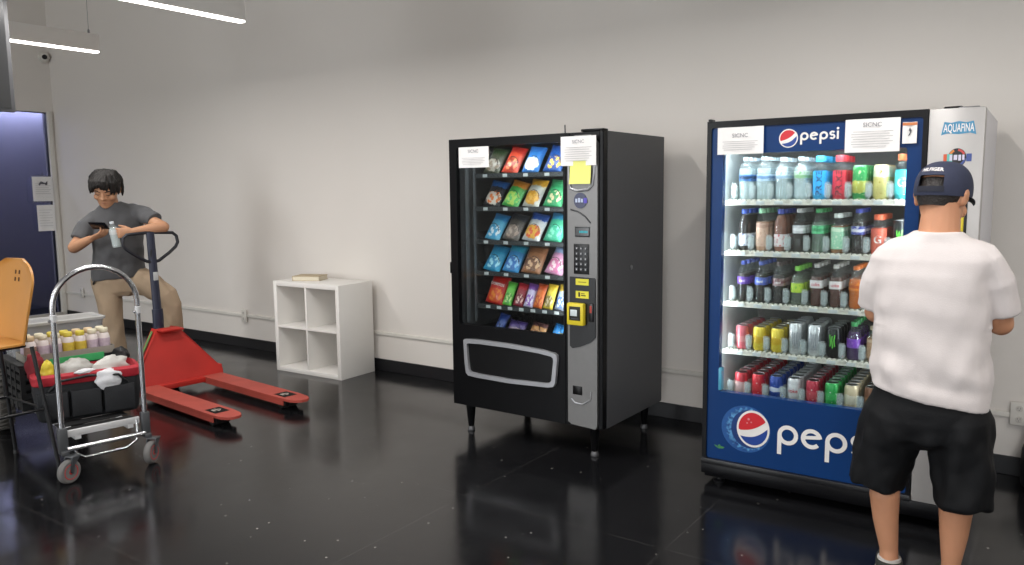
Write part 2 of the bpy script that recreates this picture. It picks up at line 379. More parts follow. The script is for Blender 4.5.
# ------------------------------------------------------------------ white cube shelf and the book on it
KX, KY, KR, KS, KD = -5.4757, 4.2829, .0335, .7682, .389
k = thing('cube_shelf', 'white two by two cube shelf unit standing against the wall', 'shelf', (KX, KY, 0), KR)
mk = mat('laminate_white', 'e9e6e1', .45, var=.02, scale=6)
T = .038
MB().box(0, T, 0, KD, 0, KS, .0015).build('side_panel', mk, k); MB().box(KS-T, KS, 0, KD, 0, KS, .0015).build('side_panel', mk, k)
MB().box(T, KS-T, 0, KD, KS-T, KS, .0015).build('top_panel', mk, k); MB().box(T, KS-T, 0, KD, 0, T, .0015).build('bottom_panel', mk, k)
MB().box(KS/2-.009, KS/2+.009, .003, KD, T, KS-T, .001).build('upright_divider', mk, k)
for a, b in ((T, KS/2-.009), (KS/2+.009, KS-T)):
    MB().box(a, b, .003, KD, KS/2-.009, KS/2+.009, .001).build('shelf_board', mk, k)
MB().box(T, KS-T, KD-.008, KD-.002, T, KS-T).build('back_panel', mk, k)
bk = thing('book', 'tan hardback book lying on top of the white cube shelf', 'book', (-5.255, 4.50, KS), R(24))
mbk = mat('book_tan', 'b3a184', .6, var=.1)
MB().box(-.12, .12, -.09, .09, 0, .004, .001).box(-.12, .12, -.09, .09, .036, .04, .001).box(-.124, -.118, -.09, .09, 0, .04, .002).build('cover', mbk, bk)
MB().box(-.118, .114, -.086, .086, .004, .036).build('pages', mat('pages', 'd6cdb8', .8, var=.12, scale=200), bk, False)

# ------------------------------------------------------------------ pallet jack
mred = mat('jack_red', 'b8281f', .5, var=.18, scale=6, bump=.05, bscale=30)
mredw = mat('jack_red_worn', 'a8463a', .65, var=.25, scale=9, bump=.06, bscale=40)
mnavy = mat('jack_navy', '22263a', .45, var=.12)
mblk = mat('metal_black', '131316', .4, var=.15); mrub = mat('rubber_black', '101012', .5); mst = mat('steel', '9a9a9c', .3, 1)
j = thing('pallet_jack', 'red pallet jack with two forks and a navy pull handle', 'pallet jack', (-5.49, 3.40, 0), R(-5.5))
for sy in (-1, 1):
    y0, y1 = (.178, .343) if sy > 0 else (-.343, -.178); yc = (y0+y1)/2; hw = (y1-y0)/2
    top = [(-.02, y0), (1.06, y0), (1.16, y0+.012), (1.205, yc-hw*.6), (1.222, yc-hw*.25), (1.222, yc+hw*.25), (1.205, yc+hw*.6), (1.16, y1-.012), (1.06, y1), (-.02, y1)]
    f_ = MB().prism(top, .068, .085, 'xy')
    f_.box(-.02, 1.08, y0, y0+.008, .035, .07); f_.box(-.02, 1.08, y1-.008, y1, .035, .07)
    fo = f_.build('fork', mredw, j, True, 30)
    st_ = MB().box(.925, 1.06, yc-.052, yc+.052, .0855, .0862); st_.build('sticker', mat('sticker_black', '0a0908', .7, spec=.2), fo, False)
    MB().box(.96, 1.005, yc-.03, yc-.012, .0863, .0868).box(.95, 1.02, yc-.004, yc+.008, .0863, .0868).prism([(.96, yc+.014), (1.01, yc+.014), (.985, yc+.032)], .0863, .0868, 'xy').build('sticker_print', mat('sticker_print', 'a59a90', .5), fo, False)
    for dy in (-.035, .035):
        w_ = MB(); w_.lathe([(0, -.028), (.030, -.028), (.036, -.024), (.036, .024), (.030, .028), (0, .028)], 20, (1.02, yc+dy, .036), 'y'); w_.build('load_roller', mat('roller_dark', '2b2a29', .5), fo)
    for e_ in (-.065, .065): MB().box(.9, 1.1, yc+e_-.003, yc+e_+.003, .03, .07).build('roller_bracket', mblk, fo)
# A-frame plate: leaning back, flanged
pf = MB()
def plate(y, z, x): return (x, y, z)
outl = [(-.36, .045), (.36, .045), (.36, .12), (.335, .15), (.085, .475), (-.085, .475), (-.335, .15), (-.36, .12)]
def px_(z): return -.02-.16*max(0, z-.09)/.39
pf.loft([[(px_(z), y, z) for y, z in outl], [(px_(z)-.012, y, z) for y, z in outl]])
pf.loft([[(px_(z)-t, y, z) for t, y, z in ((0, sy*.36, .05), (0, sy*.36, .12), (0, sy*.085, .475), (.10, sy*.075, .475), (.12, sy*.33, .12), (.1, sy*.35, .05))] for sy in (-1,)]+[[(px_(z)-t, y, z) for t, y, z in ((0, -.348, .05), (0, -.348, .12), (0, -.075, .47), (.10, -.065, .47), (.12, -.318, .12), (.1, -.338, .05))]])
pf.loft([[(px_(z)-t, y, z) for t, y, z in ((0, .36, .05), (0, .36, .12), (0, .085, .475), (.10, .075, .475), (.12, .33, .12), (.1, .35, .05))], [(px_(z)-t, y, z) for t, y, z in ((0, .348, .05), (0, .348, .12), (0, .075, .47), (.10, .065, .47), (.12, .318, .12), (.1, .338, .05))]])
pf.box(-.2, -.082, -.085, .085, .462, .478, .003)
pf.box(-.025, .03, -.343, .343, .045, .084, .004)
pl_ = pf.build('a_frame', mred, j, True, 30)
MB().loft([[(px_(z)-t, y-.004, z) for t, y, z in ((.03, -.333, .15), (.03, -.10, .46), (.06, -.098, .46), (.06, -.33, .15))], [(px_(z)-t, y-.007, z) for t, y, z in ((.03, -.333, .15), (.03, -.10, .46), (.06, -.098, .46), (.06, -.33, .15))]]).build('edge_label', mat('label_green', '5d8a4e', .5, var=.4, scale=12), pl_)
MB().box(-.1, -.04, .338, .362, .1, .15, .005).build('lug', mred, pl_)
MB().lathe([(0, .16), (.055, .16), (.055, .3), (.04, .32), (.03, .45), (.0, .45)], 20, (-.25, 0, 0)).box(-.33, -.17, -.07, .07, .13, .2, .01).build('pump', mblk, j)
for sy in (-1, 1):
    MB().lathe([(0, -.025), (.07, -.025), (.088, -.02), (.09, 0), (.088, .02), (.07, .025), (0, .025)], 28, (-.25, sy*.055, .09), 'y').build('steer_wheel', mat('wheel_grey', '3a3836', .55), j)
MB().tube([(-.25, -.085, .09), (-.25, .085, .09)], .014).build('axle', mst, j)
MB().box(-.52, -.24, .12, .24, .115, .145, .006).box(-.28, -.15, .10, .2, .07, .12, .005).build('foot_step', mred, j)
# pull handle
ha = MB(); ha.tube([(-.25, -.028, .40), (-.262, -.028, .55), (-.30, -.028, 1.12), (-.305, -.028, 1.215)], [(.026, .034)]*2+[(.022, .032)]*2, 12, side=(1, 0, 0))
ho = ha.build('pull_handle', mnavy, j)
lp = []
for y, z in [(0, .955), (.05, .965), (.14, 1.02), (.2, 1.065), (.222, 1.10), (.215, 1.15), (.185, 1.175), (.1, 1.18), (0, 1.185), (-.1, 1.18), (-.185, 1.175), (-.215, 1.15), (-.222, 1.10), (-.2, 1.065), (-.14, 1.02), (-.05, .965)]:
    lp.append((-.285-.10*(z-.95), y*.96-.028, z+.03))
MB().tube(lp, .0125, 10, closed=True).build('grip_loop', mat('grip_black', '1b1c24', .5), ho)
MB().tube([(-.29, -.028, 1.09), (-.27, -.045, 1.07), (-.275, -.05, 1.03)], .005, 8).build('release_lever', mblk, ho)
MB().box(-.262, -.255, -.046, -.008, .845, .91, .004).build('handle_sticker', mat('sticker_silver', 'b9bbbb', .4), ho)
MB().tube([(-.27, -.028, .42), (-.262, -.028, .55), (-.266, -.028, .62)], [(.034, .042)]*3, 12, side=(1, 0, 0)).build('handle_socket', mnavy, ho)

# ------------------------------------------------------------------ folding cart
mchr = mat('chrome_tube', 'c3c4c8', .22, 1, var=.06); malu = mat('aluminium', 'd6d6d7', .38, .35, var=.05)
mtyre = mat('tyre_grey', '6a6866', .75, var=.12); mhub = mat('hub_red', 'b3262b', .45); mtd = mat('tyre_dusty', '4b4844', .85, var=.3, scale=25)
CX, CY, CR = -4.20, 2.155, R(-9.8)
ct = thing('folding_cart', 'silver folding hand cart with arched handle and red-hubbed casters', 'cart', (CX, CY, 0), CR)
def CW(x, y, z):
    return (CX+x*cos(CR)-y*sin(CR), CY+x*sin(CR)+y*cos(CR), z)
hp = [(-.055, -.212, .20), (-.055, -.212, .5), (-.055, -.212, .92)]
for i in range(1, 16):
    a = pi-pi*i/16; hp.append((-.055, .212*cos(a), .92+.205*sin(a)))
hp += [(-.055, .212, .92), (-.055, .212, .5), (-.055, .212, .20)]
hd = MB().tube(hp, .0145, 14, side=(1, 0, 0)).build('handle', mchr, ct)
for sy in (-1, 1):
    MB().lathe([(.0155, -.02), (.0175, -.018), (.0175, .018), (.0155, .02)], 14, (-.055, sy*.212, .87)).build('sleeve_joint', malu, hd)
    MB().ball((-.05, sy*.212-.02, .86), .008).build('spring_button', mst, hd)
# crossbars and side rails
MB().box(-.075, -.06, -.185, .185, .225, .262, .003).build('cross_channel', malu, ct)
MB().tube([(-.03, -.2, .17), (-.03, .2, .17)], .013, 12).build('cross_tube', mchr, ct)
MB().tube([(-.035, -.17, .165), (-.03, -.155, .135), (-.02, -.12, .112), (-.02, .09, .112), (-.03, .15, .14), (-.055, .168, .2), (-.07, .168, .26)], .0085, 10).build('foot_bar', mchr, ct)
for sy in (-1, 1):
    MB().box(-1.40, -.06, sy*.135-.016, sy*.135+.016, .205, .238, .003).build('side_rail', malu, ct)
    MB().box(-.075, -.035, sy*.212-.022, sy*.212+.022, .145, .285, .005).box(-.05, -.015, sy*.212-.018, sy*.212+.018, .14, .165, .004).build('corner_bracket', mat('bracket_grey', '5d5f62', .4, .6), ct)
    cs = MB().loft([[(x-.012, sy*.212+t, z) for x, z in ((-.03, .14), (.022, .14), (.034, .07), (.026, .055), (.016, .06), (.008, .1))] for t in (-.028, -.023)])
    cs.loft([[(x-.012, sy*.212+t, z) for x, z in ((-.03, .14), (.022, .14), (.034, .07), (.026, .055), (.016, .06), (.008, .1))] for t in (.023, .028)])
    s0 = 0; SW = Matrix.Translation((.013, sy*.212, 0)) @ Matrix.Rotation(R(-66 if sy < 0 else -50), 4, 'Z') @ Matrix.Translation((-.013, -sy*.212, 0))
    cs.box(-.045, .01, sy*.212-.028, sy*.212+.028, .134, .142, .002).tube([(.013, sy*.212-.032, .063), (.013, sy*.212+.032, .063)], .006).xf(SW)
    ca = cs.build('caster_fork', mat('bracket_grey', '5d5f62', .4, .6), ct)
    MB().lathe([(.036, -.018), (.055, -.018), (.062, -.012), (.064, 0), (.062, .012), (.055, .018), (.036, .018)], 32, (.013, sy*.212, .064), 'y').xf(SW).build('tyre', mtyre, ca)
    MB().lathe([(0, -.015), (.012, -.02), (.018, -.014), (.026, -.014), (.040, -.0195), (.044, -.016), (.044, .016), (.040, .0195), (.026, .014), (.018, .014), (.012, .02), (0, .015)], 24, (.013, sy*.212, .064), 'y').xf(SW).build('wheel_hub', mhub, ca)
    wl = MB().lathe([(.10, -.04), (.15, -.046), (.183, -.04), (.19, -.02), (.192, 0), (.19, .02), (.183, .04), (.15, .046), (.10, .04)], 36, (-1.38, sy*.205, .198), 'y')
    for i in range(30):
        a = 2*pi*i/30; st = len(wl.v); wl.box(-.008, .008, -.043, .043, .186, .198)
        wl.xf(Matrix.Translation((-1.38, sy*.205, .198)) @ Matrix.Rotation(a, 4, 'Y') @ Matrix.Rotation(R(22), 4, 'Z'), st)
    re = wl.build('rear_tyre', mtd, ct, True, 30)
    MB().lathe([(0, -.05), (.02, -.05), (.022, -.03), (.085, -.028), (.1, -.036), (.105, -.03), (.105, .03), (.1, .036), (.085, .028), (.022, .03), (.02, .05), (0, .05)], 28, (-1.38, sy*.205, .198), 'y').build('rear_rim', mat('rim_white', 'bdbab4', .5), re)
MB().tube([(-1.38, -.25, .198), (-1.38, .25, .198)], .011).build('rear_axle', mst, ct)
dk = MB()
for i in range(9): dk.box(-1.14+i*.118, -1.06+i*.118, -.18, .18, .238, .244)
dk.build('deck_slats', mat('deck_black', '161617', .6), ct, False)

# black tote of tools in front of a black crate
def cobj(name, label, cat, x, y, z, rz=0, group=None): return thing(name, label, cat, CW(x, y, z), CR+rz, group)
mnav = mat('canvas_black', '17191d', .75, var=.2, scale=30, bump=.25, bscale=140)
mredc = mat('cloth_red', 'a81e2c', .7, var=.2, scale=14, bump=.3, bscale=60)
tb = cobj('tote_bag', 'black pocketed tote bag with red lining on the folding cart', 'bag', -.455, .04, .245, R(-11))
def rr(hx, hy, r, z, n=6, k=1): return [(p[0], p[1], z) for p in rrect(-hx*k, hx*k, -hy*k, hy*k, r, n)]
MB().loft([rr(.12, .25, .04, 0), rr(.135, .262, .05, .03), rr(.145, .272, .05, .15), rr(.14, .27, .05, .235), rr(.128, .255, .04, .235), rr(.12, .245, .04, .1)]).build('bag_body', mnav, tb)
MB().loft([rr(.146, .275, .05, .232), rr(.152, .28, .05, .24), rr(.152, .28, .05, .285), rr(.13, .255, .04, .30), rr(.115, .24, .04, .23)]).build('red_lining', mredc, tb)
for yc, w in ((-.185, .075), (-.02, .075), (.15, .08)):
    MB().loft([[(p[1] + .142, yc+p[0], z) for p in rrect(-w, w, -.012, .03*b+.008, .006, 3)] for z, b in ((.03, .8), (.06, 1), (.16, 1.05), (.19, .8))]).build('front_pocket', mnav, tb)
MB().tube([(.15, -.2, .20), (.17, -.15, .26), (.165, 0, .275), (.17, .15, .26), (.15, .2, .20)], .008).build('strap', mnyl, tb)
tb.scale = (1, 1, .9)
def crumple(name, label, cat, x, y, z, hx, hy, hz, m, seed, grp=None, rz=0):
    q = MB(); q.ball((0, 0, hz), hx, hy, hz, 22)
    for v in q.v:
        d = v-V((0, 0, hz)); s_ = V((d.x/hx, d.y/hy, d.z/hz)); f = 1+.32*mnoise.noise(s_*1.6+V((seed, 0, 0)))+.14*mnoise.noise(s_*4+V((seed, 3, 0)))
        v.xyz = V((d.x*f, d.y*f, max(0, hz+d.z*f)))
    o = q.build(name, m, None, True, 70); o.location = CW(x, y, z); o.rotation_euler = (0, 0, CR+rz)
    return tag(o, label, cat, grp)
mrag = mat('rag_white', 'd9d9dc', .85, bump=.3, bscale=40); mpg = mat('plastic_grey', 'a9a7a2', .4, var=.12, bump=.4, bscale=25)
crumple('rag', 'crumpled white rag hanging over the red edge of the tote', 'rag', -.282, .11, .395, .026, .075, .062, mrag, 2)
crumple('glove', 'small white crumpled glove beside the rag on the red lining', 'glove', -.325, .0, .498, .02, .05, .015, mrag, 8)
crumple('plastic_bag', 'crumpled grey plastic bag in the middle of the tote', 'plastic bag', -.455, -.02, .435, .075, .10, .065, mpg, 4)
crumple('plastic_bag', 'pale twisted plastic bag at the right side of the tote', 'plastic bag', -.455, .18, .435, .055, .12, .06, mat('plastic_pale', 'c6c5c0', .4, bump=.4, bscale=25), 11, rz=.4)
crumple('pouch', 'yellow packet standing at the left end of the tote', 'packet', -.44, -.16, .46, .035, .035, .06, mat('packet_yellow', 'd8c136', .5, var=.15), 6)
crumple('cloth_bundle', 'dark red cloth bundle at the far left end of the tote', 'cloth', -.54, -.20, .47, .05, .045, .075, mat('cloth_darkred', '7a1a24', .8, bump=.3), 15)
crumple('jacket', 'black jacket bundled over the right corner of the cart', 'jacket', -.66, .31, .44, .05, .05, .06, mnyl, 21)
# crate
cr = cobj('crate', 'black slatted plastic crate behind the tote on the folding cart', 'crate', -.92, .03, .245)
q = MB(); q.box(-.21, .21, -.26, .26, 0, .012)
for z0 in (.02, .075, .13, .185, .235):
    q.box(-.215, -.203, -.265, .265, z0, z0+.032); q.box(.203, .215, -.265, .265, z0, z0+.032)
    q.box(-.215, .215, -.265, -.253, z0, z0+.032); q.box(-.215, .215, .253, .265, z0, z0+.032)
for sx in (-1, 1):
    for y in (-.255, -.13, 0, .13, .255): q.box(sx*.209-.009, sx*.209+.009, y-.012, y+.012, 0, .268)
for sy in (-1, 1):
    for x in (-.1, .0, .1): q.box(x-.012, x+.012, sy*.259-.009, sy*.259+.009, 0, .268)
q.build('crate_body', mat('crate_black', '1a1b1d', .5, var=.15), cr, False)
MB().box(-.225, .225, -.275, .275, .266, .285, .006).build('rim', mat('crate_black', '1a1b1d', .5), cr)
MB().box(-.2, .2, -.25, .25, .25, .262).build('lid_board', mat('board_dark', '2b2a29', .7), cr, False)
# tray of drinks
tr = cobj('drink_tray', 'low cardboard tray of capped drinks with a green film band on crate', 'tray', -.795, .04, .532)
MB().box(-.105, .105, -.245, .245, 0, .006).box(.1, .105, -.245, .245, 0, .045).box(-.105, -.1, -.245, .245, 0, .045).box(-.105, .105, -.245, -.24, 0, .045).box(-.105, .105, .24, .245, 0, .045).build('tray_body', mat('card_grey', '8f8a80', .8), tr, False)
MB().box(.1055, .1085, -.12, .18, -.032, .012).build('film_band', mat('film_green', '3fae68', .35, var=.2), tr, False)
msv = mat('bottle_cream', 'd8cfcc', .4, var=.2, scale=30)
caps = [mat('cap_yellow', 'd2c04a', .45), mat('cap_peach', 'cdb48f', .45), mat('cap_cream', 'd6cfb6', .45)]
labs = [mat('label_lilac', 'b7a6b2', .5, var=.35, scale=60), mat('label_gold', 'c8ae3e', .5, var=.3, scale=60), mat('label_brownish', '8f6f60', .5, var=.4, scale=60)]
bprof = [(0, 0), (.027, 0), (.03, .004), (.03, .075), (.026, .092), (.02, .1), (0, .1)]
bmesh_ = MB().lathe(bprof, 18).mesh('drink_bottle'); bmesh_.shade_smooth(); bmesh_.materials.append(msv)
cmesh = MB().lathe([(0, .1), (.022, .1), (.0235, .104), (.0235, .118), (.02, .124), (0, .125)], 18).mesh('cap'); cmesh.shade_smooth(); cmesh.materials.append(caps[0])
lmesh = MB().lathe([(.0304, .01), (.0308, .012), (.0308, .07), (.0304, .072)], 18).mesh('label'); lmesh.shade_smooth(); lmesh.materials.append(labs[0])
def inst(name, me, parent=None, m=None, loc=None):
    o = bpy.data.objects.new(name, me); C.objects.link(o)
    if parent: o.parent = parent
    if loc: o.location = loc
    if m: o.material_slots[0].link = 'OBJECT'; o.material_slots[0].material = m
    return o
nums = ['first', 'second', 'third', 'fourth', 'fifth', 'sixth', 'seventh']
pat = [[1, 2, 2, 0, 0, 2, 2], [2, 2, 0, 0, 1, 1, 2]]
for rI in range(2):
    for i in range(7):
        c_ = pat[rI][i]; lb = 2 if (i == 0 and rI == 0) else (1 if c_ == 0 else 0)
        o = inst('drink_bottle', bmesh_, None, None, CW(-.74-.075*rI, -.165+.068*i, .537)); o.rotation_euler = (0, 0, CR)
        o.scale = (1.08, 1.08, 1.2); inst('cap', cmesh, o, caps[c_]); inst('label', lmesh, o, labs[lb])
        tag(o, 'small drink with %s cap, %s from left in the tray\'s %s row' % (['yellow', 'peach', 'cream'][c_], nums[i], ['front', 'back'][rI]), 'drink', 'drinks in the tray on the cart')
# clear lidded bin
cb = cobj('storage_bin', 'clear plastic storage bin with pale lid behind the drink tray', 'bin', -1.06, .05, .53)
MB().loft([rr(.10, .25, .03, 0), rr(.115, .27, .035, .19), rr(.112, .267, .035, .19), rr(.098, .247, .03, .004)]).build('bin_body', clear('bin_clear', 'e6e8ea', .08, .35, 'c9cacc'), cb)
MB().loft([rr(.124, .28, .035, .182), rr(.126, .282, .035, .197), rr(.11, .265, .03, .203), rr(.105, .26, .03, .197)]).build('lid', clear('lid_clear', 'e6e8ea', .08, .65, 'c4c3c0'), cb)

# ------------------------------------------------------------------ bar stool
ms_w = mat('ply_orange', 'c0863f', .42, var=.12, scale=5, coat=.2)
st = thing('bar_stool', 'orange plywood bar stool with black metal legs at the left edge', 'stool', (-4.795, 1.785, 0), 0)
q = MB(); n_ = 14; rows = []
def backp(u, t):   # u -1..1 across (x), t 0..1 up
    hw = .205+.055*t**1.2
    z = .70+.46*t
    if t > .66:
        k = (t-.66)/.34; hw = .243*math.sqrt(max(0, 1-(k*.93)**2.6)); 
    return V((u*hw, .175+.07*t-.035*(u*u)*(1-.2*t)*1.0, z))
ts = [0, .1, .25, .4, .55, .66, .74, .8, .86, .91, .95, .98, 1]
for t in ts:
    ring = [backp(-1+2*i/n_, t) for i in range(n_+1)]
    ring += [p+V((0, .012, 0)) for p in ring[::-1]]; rows.append(ring)
q.loft(rows).build('backrest', ms_w, st, True, 50)
h_ = MB()
for x in (-.022, .022):
    for z in (1.085, 1.045): h_.box(x+.0-.007, x+.0+.007, .232, .2335, z-.011, z+.011)
for v in h_.v: v.y = .175+.07*((v.z-.70)/.46)-.0015-.001*(v.y > .233)
h_.build('finger_slots', mat('slot_dark', '4a2c12', .8), st, False)
MB().loft([[(p[0], p[1], z) for p in rrect(-.22*k, .22*k, -.2*k, .17*k, .07, 5)] for z, k in ((.700, .97), (.703, 1), (.713, 1), (.716, .97))]).build('seat', ms_w, st)
MB().tube([(-.15, -.15, .69), (.15, -.15, .69), (.15, .17, .69), (-.15, .17, .69)], .011, closed=True).build('seat_frame', mblk, st)
for x in (-.12, .12): MB().tube([(x, .17, .69), (x, .192, .72), (x, .205, .84)], .009).build('back_bracket', mblk, st)
for sx in (-1, 1):
    for sy in (-1, 1):
        lg = MB().tube([(sx*.20+.04, .01+sy*.16, .695), (sx*.262+.06, .005+sy*.222, .012)], .0105, 10).build('leg', mblk, st)
        MB().lathe([(0, 0), (.014, 0), (.014, .016), (.011, .02), (0, .02)], 12, (sx*.262+.06, .005+sy*.222, 0)).build('foot_cap', mrub, lg)
k_ = (.695-.35)/.683; fx, fy = .20+.062*k_, .16+.062*k_
MB().tube([(-fx+.05, .007-fy, .35), (fx+.05, .007-fy, .35), (fx+.05, .007+fy, .35), (-fx+.05, .007+fy, .35)], .008, closed=True).build('footrest', mblk, st)

# ------------------------------------------------------------------ snack vending machine
VX, VY, VR, VWD, VD, VZ0, VZ1 = -3.1099, 3.7809, -.0084, 1.0689, .761, .175, 1.82
mvb = mat('vending_black', '08080a', .33, var=.1, scale=5, spec=.16); mvs = mat('vending_side', '48494b', .5, var=.08, scale=60, bump=.04, bscale=300)
msil = mat('panel_silver', '747372', .38, .55, var=.06, scale=40)
vm = thing('vending_machine', 'black snack vending machine with silver control panel on four legs', 'vending machine', (VX, VY, 0), VR)
def VL(u, v, z): return (VX+u*cos(VR)-v*sin(VR), VY+u*sin(VR)+v*cos(VR), z)
gl = (.056, .816, .689, 1.768)
MB().box(0, .03, .03, VD, VZ0, VZ1-.003).box(VWD-.03, VWD, .05, VD, VZ0, VZ1).box(.03, VWD-.03, VD-.03, VD, VZ0, VZ1-.003).box(.03, VWD-.03, .05, VD-.03, VZ1-.033, VZ1-.003).box(.03, VWD-.03, .05, VD-.03, VZ0, VZ0+.03).box(.83, .85, .05, VD-.03, VZ0+.03, VZ1-.033).build('cabinet', mvs, vm, False)
# door: frame round the glass
def frame_plate(mb, X0, X1, Z0, Z1, a, b, c, d_, y0, y1, r=.02):
    inner = rrect(a, b, c, d_, r, 6); outer = []
    for (x, z) in inner:
        cx, cz = (a+b)/2, (c+d_)/2
        k = min(((X1 if x > cx else X0)-cx)/(x-cx) if abs(x-cx) > 1e-6 else 1e9, ((Z1 if z > cz else Z0)-cz)/(z-cz) if abs(z-cz) > 1e-6 else 1e9)
        outer.append((cx+(x-cx)*k, cz+(z-cz)*k))
    # make sure the true corners are present
    for X, Z in ((X0, Z0), (X0, Z1), (X1, Z0), (X1, Z1)):
        i = min(range(len(outer)), key=lambda i: (outer[i][0]-X)**2+(outer[i][1]-Z)**2); outer[i] = (X, Z)
    mb.ring(outer, inner, y0, y1)
dr = MB(); frame_plate(dr, 0, .828, VZ0, VZ1-.003, *gl, 0, .03); dr.box(.828, .850, .004, .05, VZ0, VZ1-.003).box(1.042, VWD, 0, .05, VZ0, VZ1, .006)
dr.box(.85, 1.042, .012, .05, VZ0, VZ1-.003)
dr.build('door_frame', mvb, vm, False)
MB().box(gl[0]-.005, gl[1]+.005, .012, .018, gl[2]-.005, gl[3]+.005).build('glass', clear('vend_glass', 'f2f5f5', .06), vm, False)
mtray = mat('tray_black', '1c1d1f', .5); mtag = mat('tag_grey', '8c9092', .5, var=.2, scale=30)
VZS = [1.605, 1.405, 1.203, 1.01, .805, .612]
for i, z in enumerate(VZS):
    q = MB().box(.125, .815, .10, .66, z-.006, z).box(.125, .815, .092, .10, z-.022, z+.006)
    for x in (.125, .813): q.box(x-.001, x+.002, .10, .66, z, z+.055)
    sh = q.build('shelf', mtray, vm, False)
    t = MB(); t.box(.127, .813, .0905, .092, z-.02, z+.004); t.build('price_rail', mat('rail_clear', '2f3234', .25), sh, False)
    t = MB(); n_ = 4 if i != 4 else 7
    for k2 in range(n_): 
        xx = .205+.149*k2 if i != 4 else .215+.083*k2
        t.box(xx-.016, xx+.016, .0888, .0905, z-.017, z+.001)
    t.build('price_tags', mat('tag_white', 'aeb3b3', .5, var=.15, scale=50), sh, False)
    # spiral feeders
    t = MB()
    for k2 in range(n_):
        xx = .215+.149*k2 if i != 4 else .22+.083*k2; rad = .05 if i != 4 else .03
        t.tube([(xx+rad*cos(a_), .14+.075*a_/(2*pi), z+rad+.006+rad*sin(a_)) for a_ in [R(30*s) for s in range(0, 72)]], .002, 5)
    t.build('spirals', mat('wire_black', '222325', .4, .4), sh)
MB().box(.085, .09, .06, .075, .7, 1.76).box(.118, .124, .08, .1, .7, 1.76).build('inner_rail', mat('rail_grey', '5a5d60', .4, .5), vm, False)
MB().box(.098, .102, .03, .05, .7, 1.76).build('inner_rail', mat('rail_grey', '5a5d60', .4, .5), vm, False)
MB().box(.8285, .8295, .035, .06, .66, 1.76).build('side_light', emit('vend_led', 'f4f8ff', 3), vm, False)
# delivery door
oo = [(.102, .592), (.112, .6), (.2, .606), (.45, .605), (.68, .594), (.765, .583), (.782, .572), (.785, .55), (.77, .405), (.755, .385), (.72, .378), (.45, .366), (.2, .369), (.135, .374), (.118, .39), (.11, .45)]
ii = []
cx_, cz_ = .445, .485
for x, z in oo: ii.append((cx_+(x-cx_)*.925, cz_+(z-cz_)*.79))
dd = MB().ring(oo, ii, -.022, .0).build('delivery_door', mat('trim_silver', 'a6a7ab', .32, .5), vm, True, 50)
MB().prism(ii, -.004, -.001).build('flap', mat('flap_black', '070708', .3, spec=.3), dd, False)
# control panel
pn = [(.852, .2), (.875, .186), (1.03, .178), (1.04, .2), (1.04, 1.75), (1.0, 1.80), (.9, 1.80), (.852, 1.77)]
cp = MB().prism(pn, -.012, .012).build('control_panel', msil, vm, True, 30)
MB().tube([(.862, -.012, 1.78), (.862, -.014, 1.56), (.875, -.016, 1.515), (.92, -.018, 1.502), (.985, -.016, 1.508), (1.01, -.014, 1.53), (1.02, -.012, 1.6), (1.02, -.012, 1.76)], .007, 8).build('raised_trim', mat('trim_silver', 'a6a7ab', .32, .5), cp)
em = MB().prism(circ(.935, 1.448, .040, .043, 28), -.016, -.012).build('round_badge', mat('badge_navy', '23284a', .3, var=.5, scale=60), cp, False)
t = MB()
for k2, (a, b) in enumerate(((.905, .917), (.922, .936), (.94, .952))): t.box(a, b, -.0166, -.016, 1.438, 1.458+.004*(k2 % 2))
t.build('badge_marks', mat('badge_print', 'a9b4cc', .4), em, False)
MB().box(.957, .978, -.0168, -.016, 1.434, 1.462).build('badge_wing', mat('badge_violet', '4a3fa8', .4, var=.3, scale=80), em, False)
MB().tube([(.872, -.0125, 1.400), (.92, -.0125, 1.388), (.965, -.0125, 1.362), (.998, -.0125, 1.327)], .0045, 8).build('curved_groove', mat('groove_dark', '27282b', .5), cp)
ds = MB().box(.9, .994, -.015, -.011, 1.25, 1.306, .003).build('display', mat('display_bezel', '1b1d20', .3), cp)
MB().box(.905, .989, -.0158, -.015, 1.257, 1.299).build('display_glass', mat('display_black', '06090b', .12), ds, False)
t = MB()
for i in range(6): t.box(.93+i*.009, .936+i*.009, -.0164, -.0159, 1.272, 1.284)
t.build('digits', emit('digits_cyan', '3fb7c4', .9), ds, False)
kp = MB().box(.893, .99, -.015, -.011, 1.045, 1.212, .004).build('keypad', mat('keypad_black', '101113', .35), cp)
t = MB()
for r_ in range(5):
    for c_ in range(3): t.box(.904+c_*.028, .922+c_*.028, -.019, -.015, 1.062+r_*.029, 1.08+r_*.029, .003)
t.build('keys', mat('key_grey', '3b3d41', .4), kp)
t = MB()
for r_ in range(5):
    for c_ in range(3): t.box(.911+c_*.028, .916+c_*.028, -.0196, -.019, 1.067+r_*.029, 1.075+r_*.029)
t.build('key_marks', mat('key_white', 'c4c6c8', .5), kp, False)
bp_ = MB().prism([(.868, 1.03), (1.022, 1.028), (1.03, 1.02), (1.033, .70), (1.0, .668), (.94, .64), (.885, .625), (.868, .64)], -.018, -.011).build('payment_panel', mat('panel_black', '0e0e10', .3), cp, True, 30)
mye = mat('sticker_yellow', 'd8cf3a', .5, var=.08)
MB().box(.908, .99, -.0195, -.0185, .985, 1.02).build('yellow_sticker', mye, bp_, False)
t = MB(); t.box(.925, .975, -.0201, -.0196, 1.0, 1.004).build('sticker_print', mat('ink_olive', '6d6a20', .6), bp_, False)
s2 = MB().box(.908, .99, -.0195, -.0185, .912, .952).build('yellow_sticker', mye, bp_, False)
t = MB(); t.box(.925, .936, -.0201, -.0196, .92, .945).box(.942, .972, -.0201, -.0196, .925, .93).box(.942, .965, -.0201, -.0196, .936, .94)
t.build('sticker_print', mat('ink_black', '1a1a14', .6), s2, False)
